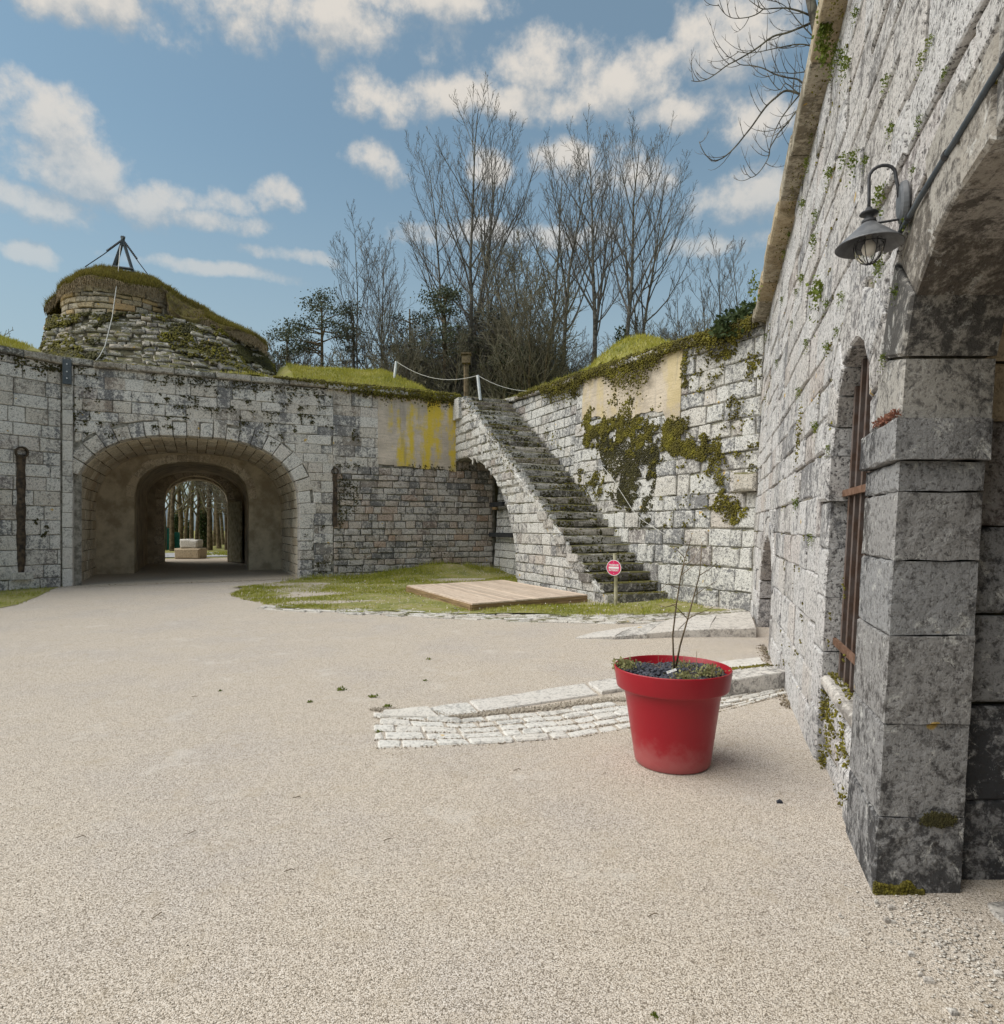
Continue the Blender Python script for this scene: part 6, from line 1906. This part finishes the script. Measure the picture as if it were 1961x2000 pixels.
PRM_TALL = dict(segs=(12, 7, 5, 3), wob=(.035, .06, .09, .12), up=(.03, .13, .14, .08), nb=(16, 8, 6, 2), first=(.40, .2, .15, .2), ang=(.66, .55, .6, .7), ratio=(.38, .44, .46, .5), taper=.62, rk=.015, rmin=.0075, limb=0)
PRM_BUSH = dict(segs=(8, 5, 4, 3), wob=(.07, .10, .14, .15), up=(.05, .08, .06, .04), nb=(18, 9, 6, 2), first=(.15, .15, .15, .2), ang=(.60, .60, .65, .7), ratio=(.55, .48, .45, .5), taper=.5, rk=.014, rmin=.010, limb=0)
def ivy_on(name, parent, pts_r, n, mat=None):
    P = []
    for (p, r) in pts_r:
        for _ in range(n):
            a = NPR.uniform(0, 6.28); q = r+abs(NPR.normal())*.12; P.append((p[0]+math.cos(a)*q, p[1]+math.sin(a)*q, p[2]+NPR.uniform(-.35, .35)))
    return leaves(name, np.array(P), mat or M['ivy'], (.10, .22), parent, .2)
def tree(name, label, cat, x, y, z, height, r, prm, seed, lean=(0, 0), maxlev=3, twig='twig', bark='bark', group=None, ivy=0.0, stems=1):
    rng = random.Random(seed)
    t = thing(name, label, cat, (x, y, z), group)
    mb = [MB(), MB()]
    iv = []
    for s in range(stems):
        d = Vector((lean[0]+(rng.uniform(-.16, .16) if stems > 1 else 0), lean[1]+(rng.uniform(-.16, .16) if stems > 1 else 0), 1))
        base = Vector((rng.uniform(-.3, .3), rng.uniform(-.3, .3), 0))*(1 if stems > 1 else 0)
        k0 = len(mb[0].v)
        grow(mb, base, d, height*(1 if s == 0 else rng.uniform(.7, .95)), r*(1 if s == 0 else .8), 0, maxlev, rng, prm)
        if ivy:
            m = 60
            for i in range(m):
                h = height*ivy*i/m; iv.append((base+d*h+Vector((0, 0, 0)), r*(1.05-.5*h/height)))
    mb[0].build('trunk', M[bark], t, True); mb[1].build('crown', M[twig], t)
    if ivy: ivy_on('ivy', t, iv, 26)
    return t
def at_px(px, Y): return (px-CX)/FPX*Y
def top_h(py, Y, z0): return EYE+(HY-py)/FPX*Y-z0
# tall bare trees behind the rampart: base column, top column, top row, distance
TALL = [
    (921, 916, 178, 38, .26, 'tallest slender bare tree in the middle of the wood', 0, 1),
    (905, 868, 218, 39, .24, 'tall bare tree leaning left with wide spreading upper limbs', .12, 1),
    (893, 812, 262, 40, .20, 'bare leaning tree forming the left edge of the tall clump', 0, 1),
    (962, 966, 330, 37, .13, 'thin straight young tree right of the tallest trunk', 0, 1),
    (1072, 1036, 300, 39, .22, 'bare forked tree between the two tall clumps', 0, 1),
    (1093, 1086, 318, 36, .24, 'ivy wrapped trunk with a thin bare top', .34, 1),
    (1140, 1132, 250, 40, .20, 'slim dark tree left of the pale spotted trunk', .2, 1),
    (1152, 1160, 218, 38, .27, 'tall dense bare tree with a pale spotted trunk', 0, 1),
    (1212, 1216, 236, 37, .27, 'wide bare tree with thick dark ivy on its trunk', .40, 1),
    (1228, 1275, 330, 40, .20, 'bare tree with limbs sweeping out to the right', .15, 1),
    (704, 700, 425, 38, .16, 'bare tree left of the woods with a narrow crown', 0, 1),
    (734, 738, 450, 39, .17, 'bare tree beside a dark pine in the left wood', 0, 1),
    (768, 786, 490, 40, .15, 'smaller bare tree leaning right in the left wood', 0, 1),
    (1262, 1262, 510, 38, .17, 'short bare tree right of the ivy trunks', .2, 1),
    (1330, 1345, 540, 41, .14, 'low bare tree with fanned branches', 0, 1),
    (1420, 1418, 462, 40, .15, 'bare tree just left of the right wall top', 0, 1),
    (1455, 1458, 478, 42, .13, 'bare tree half hidden by the right wall', 0, 1),
    (1385, 1390, 510, 41, .13, 'thin bare tree left of the right wall trees', 0, 1),
    (985, 1000, 420, 41, .12, 'thin young tree between the tall trunks', 0, 1),
    (1050, 1008, 400, 42, .16, 'bare tree with low side limbs near the middle gap', 0, 1),
]
for i, (bx, tx, ty, Y, r, lab, ivy, st) in enumerate(TALL):
    z0 = float(Hh(at_px(bx, Y), Y)) - .1
    h = top_h(ty, Y, z0); ln = (at_px(tx, Y)-at_px(bx, Y))/h
    prm = dict(PRM_TALL)
    if h < 16: prm['first'] = (.22, .2, .15, .2); prm['nb'] = (17, 8, 5, 2)
    if i in (1, 8, 9): prm['ratio'] = (.46, .44, .42, .5)
    tree('bare_tree', lab, 'tree', at_px(bx, Y), Y, z0, h*.93, r*.72, prm, 100+i, (ln, 0), 3, 'twig', 'bark', 'bare trees of the wood', ivy)
# thicket: five kinds of small bare trees, copied
protos = []
for k in range(5):
    t = tree('thicket_tree', 'x', 'tree', 0, 0, 0, 8.0, .10, PRM_BUSH, 300+k, (0, 0), 3, 'twig' if k % 2 else 'twig_olive', 'bark_br', 'thicket trees', 0, 3)
    protos.append(t)
rng = random.Random(17)
spots = []
for i in range(58):
    px = 470+ (1480-470)*(i+rng.random())/58; Y = rng.uniform(33, 46)
    spots.append((px, Y, rng.uniform(.75, 1.2) if px < 1050 else rng.uniform(.55, .85)))
spots += [(rng.uniform(470, 1060), rng.uniform(34, 44), rng.uniform(.9, 1.25)) for _ in range(26)]
spots += [(490, 37, 1.15), (512, 40, 1.3), (535, 38, 1.25), (560, 41, 1.35), (585, 36, 1.2), (610, 39, 1.35), (640, 37, 1.25), (665, 40, 1.3), (12, 34, 1.1), (40, 36, 1.0), (-20, 33, 1.1), (66, 37, .8), (630, 36, 1.0), (680, 35, .95), (830, 35, .9)]
used = set()
for i, (px, Y, k) in enumerate(spots):
    j = i % 5
    t = protos[j] if j not in used else link_copy(protos[j])
    used.add(j)
    x = at_px(px, Y); t.location = (x, Y, float(Hh(x, Y))-.1); t.rotation_euler = (0, 0, rng.uniform(0, 6.28)); t.scale = (k*rng.uniform(.9, 1.2), k, k*rng.uniform(.9, 1.15))
    t['label'] = ('low bare tree behind the grassy slope left of the mound' if px < 200 else 'low tangled bare tree in the thicket right of the mound' if px < 640 else 'low tangled bare tree in the thicket under the tallest trunks' if px < 1000 else 'low bare shrubby tree behind the mossy wall coping')
# dark pines
def pine(px, ty, Y, width, label, seed, nclump=60):
    rng = random.Random(seed); x = at_px(px, Y); z0 = float(Hh(x, Y))-.1; h = top_h(ty, Y, z0)
    t = thing('pine_tree', label, 'tree', (x, Y, z0), 'dark pines in the wood')
    mb = MB(); mb.tube([(0, 0, 0), (.05, 0, h*.5), (0, .05, h*.97)], [.22, .16, .04], 7)
    P = []
    for i in range(nclump):
        f = rng.uniform(.30, 1.0); R_ = width*(1-((f-.55)/.5)**2*.75 if f > .55 else .75)
        a = rng.uniform(0, 6.28); q = R_*rng.uniform(.25, 1.0)
        c = Vector((math.cos(a)*q, math.sin(a)*q, h*f+rng.uniform(-.3, .3)))
        mb.tube([(0, 0, h*f-.25*q), (c.x*.5, c.y*.5, c.z-.15*q), tuple(c)], [.05, .03, .012], 4, False)
        n = 150
        P.append(np.array(c)+NPR.normal(size=(n, 3))*np.array([.36, .36, .13]))
    mb.build('trunk', M['bark_br'], t); leaves('crown', np.concatenate(P), M['needle'], (.07, .17), t, .35)
pine(628, 572, 37, 2.9, 'dark pine at the left of the wood above the grass bank', 1, 70)
pine(868, 560, 36, 2.6, 'dark pine behind the tallest bare trunks', 2, 64)
pine(962, 608, 36.5, 1.3, 'small dark pine right of the tallest trunks', 3, 40)
pine(1010, 680, 35, 1.8, 'low dark pine near the stair head', 4, 46)
pine(1052, 690, 35.5, 1.4, 'low dark pine left of the ivy trunk', 6, 34)
pine(690, 600, 39, 2.4, 'dark pine in the left wood behind bare trees', 8, 50)
pine(800, 590, 39, 2.2, 'dark pine left of the leaning bare trunks', 9, 46)
pine(560, 640, 38, 1.6, 'small olive pine at the left edge of the wood', 5, 34)
# tree behind the right wall: arching limbs hang over the cornice
def wall_tree():
    rng = random.Random(77)
    t = thing('overhanging_tree', 'bare tree above the right wall with arching limbs and upturned twigs', 'tree')
    def at(px, py, Y): return Vector(((px-CX)/FPX*Y, Y, EYE+(HY-py)/FPX*Y))
    tr, cr = MB(), MB()
    Y = 9.0
    tr.tube([Vector((5.3, 9.4, 5.9)), at(1640, 240, 9.2), at(1604, 95, 9.0), at(1583, 0, 8.9), at(1566, -90, 8.8), at(1540, -240, 8.7)], [.16, .11, .075, .06, .05, .03], 8)
    def z7(x, y): return 1350+x*.1854, y*.1854
    limbs = [([(1390, 235), (1260, 245), (1150, 290), (1010, 345), (860, 385), (710, 495), (610, 560), (480, 635), (375, 690), (270, 770), (165, 835), (70, 858), (0, 850)], .018),
             ([(1345, 530), (1290, 495), (1200, 470), (1100, 468), (980, 490), (860, 515), (720, 545), (590, 560), (480, 540)], .012),
             ([(1275, 785), (1205, 758), (1080, 772), (960, 765), (830, 755)], .010),
             ([(1245, 965), (1190, 895), (1120, 835), (1000, 815), (880, 780), (760, 720), (640, 690), (520, 680), (440, 620), (360, 590)], .014),
             ([(1230, 1050), (1140, 990), (1000, 955), (900, 1020), (800, 1110), (720, 1215), (640, 1330), (560, 1430), (480, 1530), (390, 1620), (310, 1675), (230, 1690), (160, 1640), (110, 1560), (85, 1490)], .017),
             ([(1240, 1050), (1180, 1100), (1100, 1180), (1020, 1290), (930, 1390), (880, 1470), (830, 1560), (820, 1640), (770, 1740), (700, 1830), (630, 1868), (580, 1820), (550, 1740)], .013),
             ([(1140, 1000), (1050, 1110), (960, 1230), (900, 1340), (860, 1440), (830, 1560), (815, 1640)], .012),
             ([(1285, 180), (1190, 135), (1100, 105), (1000, 85), (870, 88), (760, 95), (690, 60), (610, 0)], .015),
             ([(1350, 530), (1290, 400), (1200, 300), (1120, 215), (1030, 100), (930, 30), (800, 0)], .010),
             ([(760, 95), (690, 150), (580, 185), (440, 190), (350, 140), (280, 40)], .009),
             ([(1245, 965), (1200, 930), (1140, 985), (1000, 880), (935, 945), (850, 860), (800, 770)], .010)]
    def upturn(p, d, L, r):
        """twig that leaves downwards or sideways and curls up at the tip"""
        pts = [p]; d = d.normalized()
        for i in range(6):
            d = (d+Vector((0, 0, .24))+Vector((rng.gauss(0, .06), rng.gauss(0, .06), 0))).normalized(); pts.append(pts[-1]+d*L/6)
        cr.tube(pts, [r*(1-.65*i/6) for i in range(7)], 5)
        return pts
    for pts, r in limbs:
        off = rng.uniform(-.35, .35)
        P = [at(*z7(x, y), Y+off*i/len(pts)) for i, (x, y) in enumerate(pts)]
        # smooth
        Q = []
        for i in range(len(P)-1):
            p0, p1, p2, p3 = P[max(0, i-1)], P[i], P[i+1], P[min(len(P)-1, i+2)]
            for k in range(4):
                t_ = k/4
                Q.append(.5*((2*p1)+(p2-p0)*t_+(2*p0-5*p1+4*p2-p3)*t_**2+(3*p1-p0-3*p2+p3)*t_**3))
        Q.append(P[-1]); n = len(Q)
        tr.tube(Q, [max(.0045, r*(1-.75*i/n)) for i in range(n)], 6)
        for i in range(4, n-1, 3):
            if rng.random() < .22: continue
            d = (Q[min(n-1, i+1)]-Q[i]).normalized()
            dd = rot_from(d, rng.uniform(.6, 1.2), rng.uniform(0, 6.28)); dd.z = dd.z*.5-.15
            tw = upturn(Q[i], dd, rng.uniform(.18, .62), .0055)
            for j in (2, 4, 5):
                if rng.random() < .6: upturn(tw[j], rot_from(tw[j]-tw[j-1], .8, rng.uniform(0, 6.28)), rng.uniform(.06, .2), .0036)
    tr.build('trunk', M['bark'], t, True); cr.build('crown', M['twig'], t)
wall_tree()

# ------------------------------------------------------------------ beyond the gate
def gate_view():
    def axis(e, s=3.1): p = G(s, e, 0); return p[0], p[1]
    rd = [G(-30, 20, 0), G(40, 14.5, 0), G(40, 20, 0), G(-30, 27, 0)]
    sheet('road', [p[:2] for p in rd], .02, M['road'])
    # block cairn
    x, y = at_px(371, 32.6), 32.6
    t = thing('stone_block_pile', 'two weathered stone blocks stacked on the road beyond the gate', 'stone')
    rng = random.Random(3)
    def blk(x0, x1, y0, y1, z0, z1, nm):
        mp = lambda s, z, d: (x+s, y+y0-d, z)
        v, f = stone_vf([(x0, z0), (x1, z0), (x1, z1), (x0, z1)], mp, rng, gap=0, bev=.07, proud=.02, jit=.035, back=-(y1-y0), seg=.25)
        mb = MB(); mb.add(v, f); n = (len(v)-1)//3; mb.f.append(tuple(range(n))); mb.build(nm, M['white'] if z0 > .2 else M['ochre'], t)
    blk(-.64, .64, -.3, .5, .0, .52, 'base_block'); blk(-.42, .46, -.2, .4, .52, .98, 'top_block')
    # teal construction fence
    f = thing('site_fence', 'teal green mesh fence panel seen through the gate at left', 'fence')
    for i in range(3):
        a = at_px(312+i*11, 44); mb = MB(); mb.box((a+.2, 44+.2*i, .9-.12*i), .38, .05, 1.8-.3*i); mb.build('panel', M['teal'], f)
        mb = MB(); mb.tube([(a, 44+.2*i, 0), (a, 44+.2*i, 1.95-.3*i)], .035, 6); mb.build('post', M['iron'], f)
    prm = dict(PRM_TALL); prm['first'] = (.18, .2, .15, .2); prm['nb'] = (18, 7, 4, 2); prm['rmin'] = .014
    data = [(320, 46, .16), (328, 52, .14), (336, 44, .17), (346, 55, .15), (353, 49, .2), (362, 60, .16), (374, 52, .19), (384, 47, .15), (392, 58, .2), (401, 50, .17), (410, 45, .2), (418, 56, .16), (428, 49, .19), (436, 60, .16), (443, 46, .16), (452, 54, .16), (368, 70, .18), (398, 72, .2), (345, 68, .16), (425, 74, .18), (312, 58, .16)]
    for i, (px, Y, r) in enumerate(data):
        x = at_px(px, Y); z = float(Hh(x, Y))-.05
        tree('gate_tree', 'mossy brown trunk in the wood beyond the gateway', 'tree', x, Y, z, rng.uniform(11, 16), r, prm, 500+i, (rng.uniform(-.06, .06), 0), 2 if i % 3 else 3, 'twig_olive', 'bark_br', 'trees beyond the gateway', .2 if i in (3, 9, 16) else 0)
    P = []
    for px, Y, zc, n in ((340, 50, 6.2, 700), (395, 56, 6.8, 700), (425, 52, 4.5, 400), (370, 62, 5.0, 500)):
        c = np.array([at_px(px, Y), Y, zc]); P.append(c+NPR.normal(size=(n, 3))*np.array([1.6, 1.2, 1.5]))
    o = leaves('spring_leaves', np.concatenate(P), M['grass'], (.06, .14)); o['kind'] = 'stuff'
    n = 5000; X = NPR.uniform(-17.5, -12.5, n); Y = NPR.uniform(36, 44, n); s_, e_ = se(X, Y); k = (s_ > 3.2) & (e_ > 16)
    P = np.stack([X[k], Y[k], np.maximum(Hh(X[k], Y[k]), 0)+.02], 1); o = blades('verge_grass', P, M['grass'], (.06, .2), .012); o['kind'] = 'stuff'
    # low wooded ridge far away
    mb = MB(); n = 40; vs = []
    for i in range(n+1):
        a = -1.1+2.0*i/n; Rr = 420
        vs += [(math.sin(a)*Rr, math.cos(a)*Rr, -2), (math.sin(a)*(Rr+60), math.cos(a)*(Rr+60), 20+7*math.sin(i*.9)+4*math.sin(i*2.3)), (math.sin(a)*(Rr+200), math.cos(a)*(Rr+200), -2)]
    mb.add(vs, [(3*i+j, 3*i+3+j, 3*i+4+j, 3*i+1+j) for i in range(n) for j in (0, 1)])
    o = mb.build('hills', simple_mat('far_hill', (.10, .13, .15), (.14, .17, .19), .02, 1)); o['kind'] = 'structure'
gate_view()
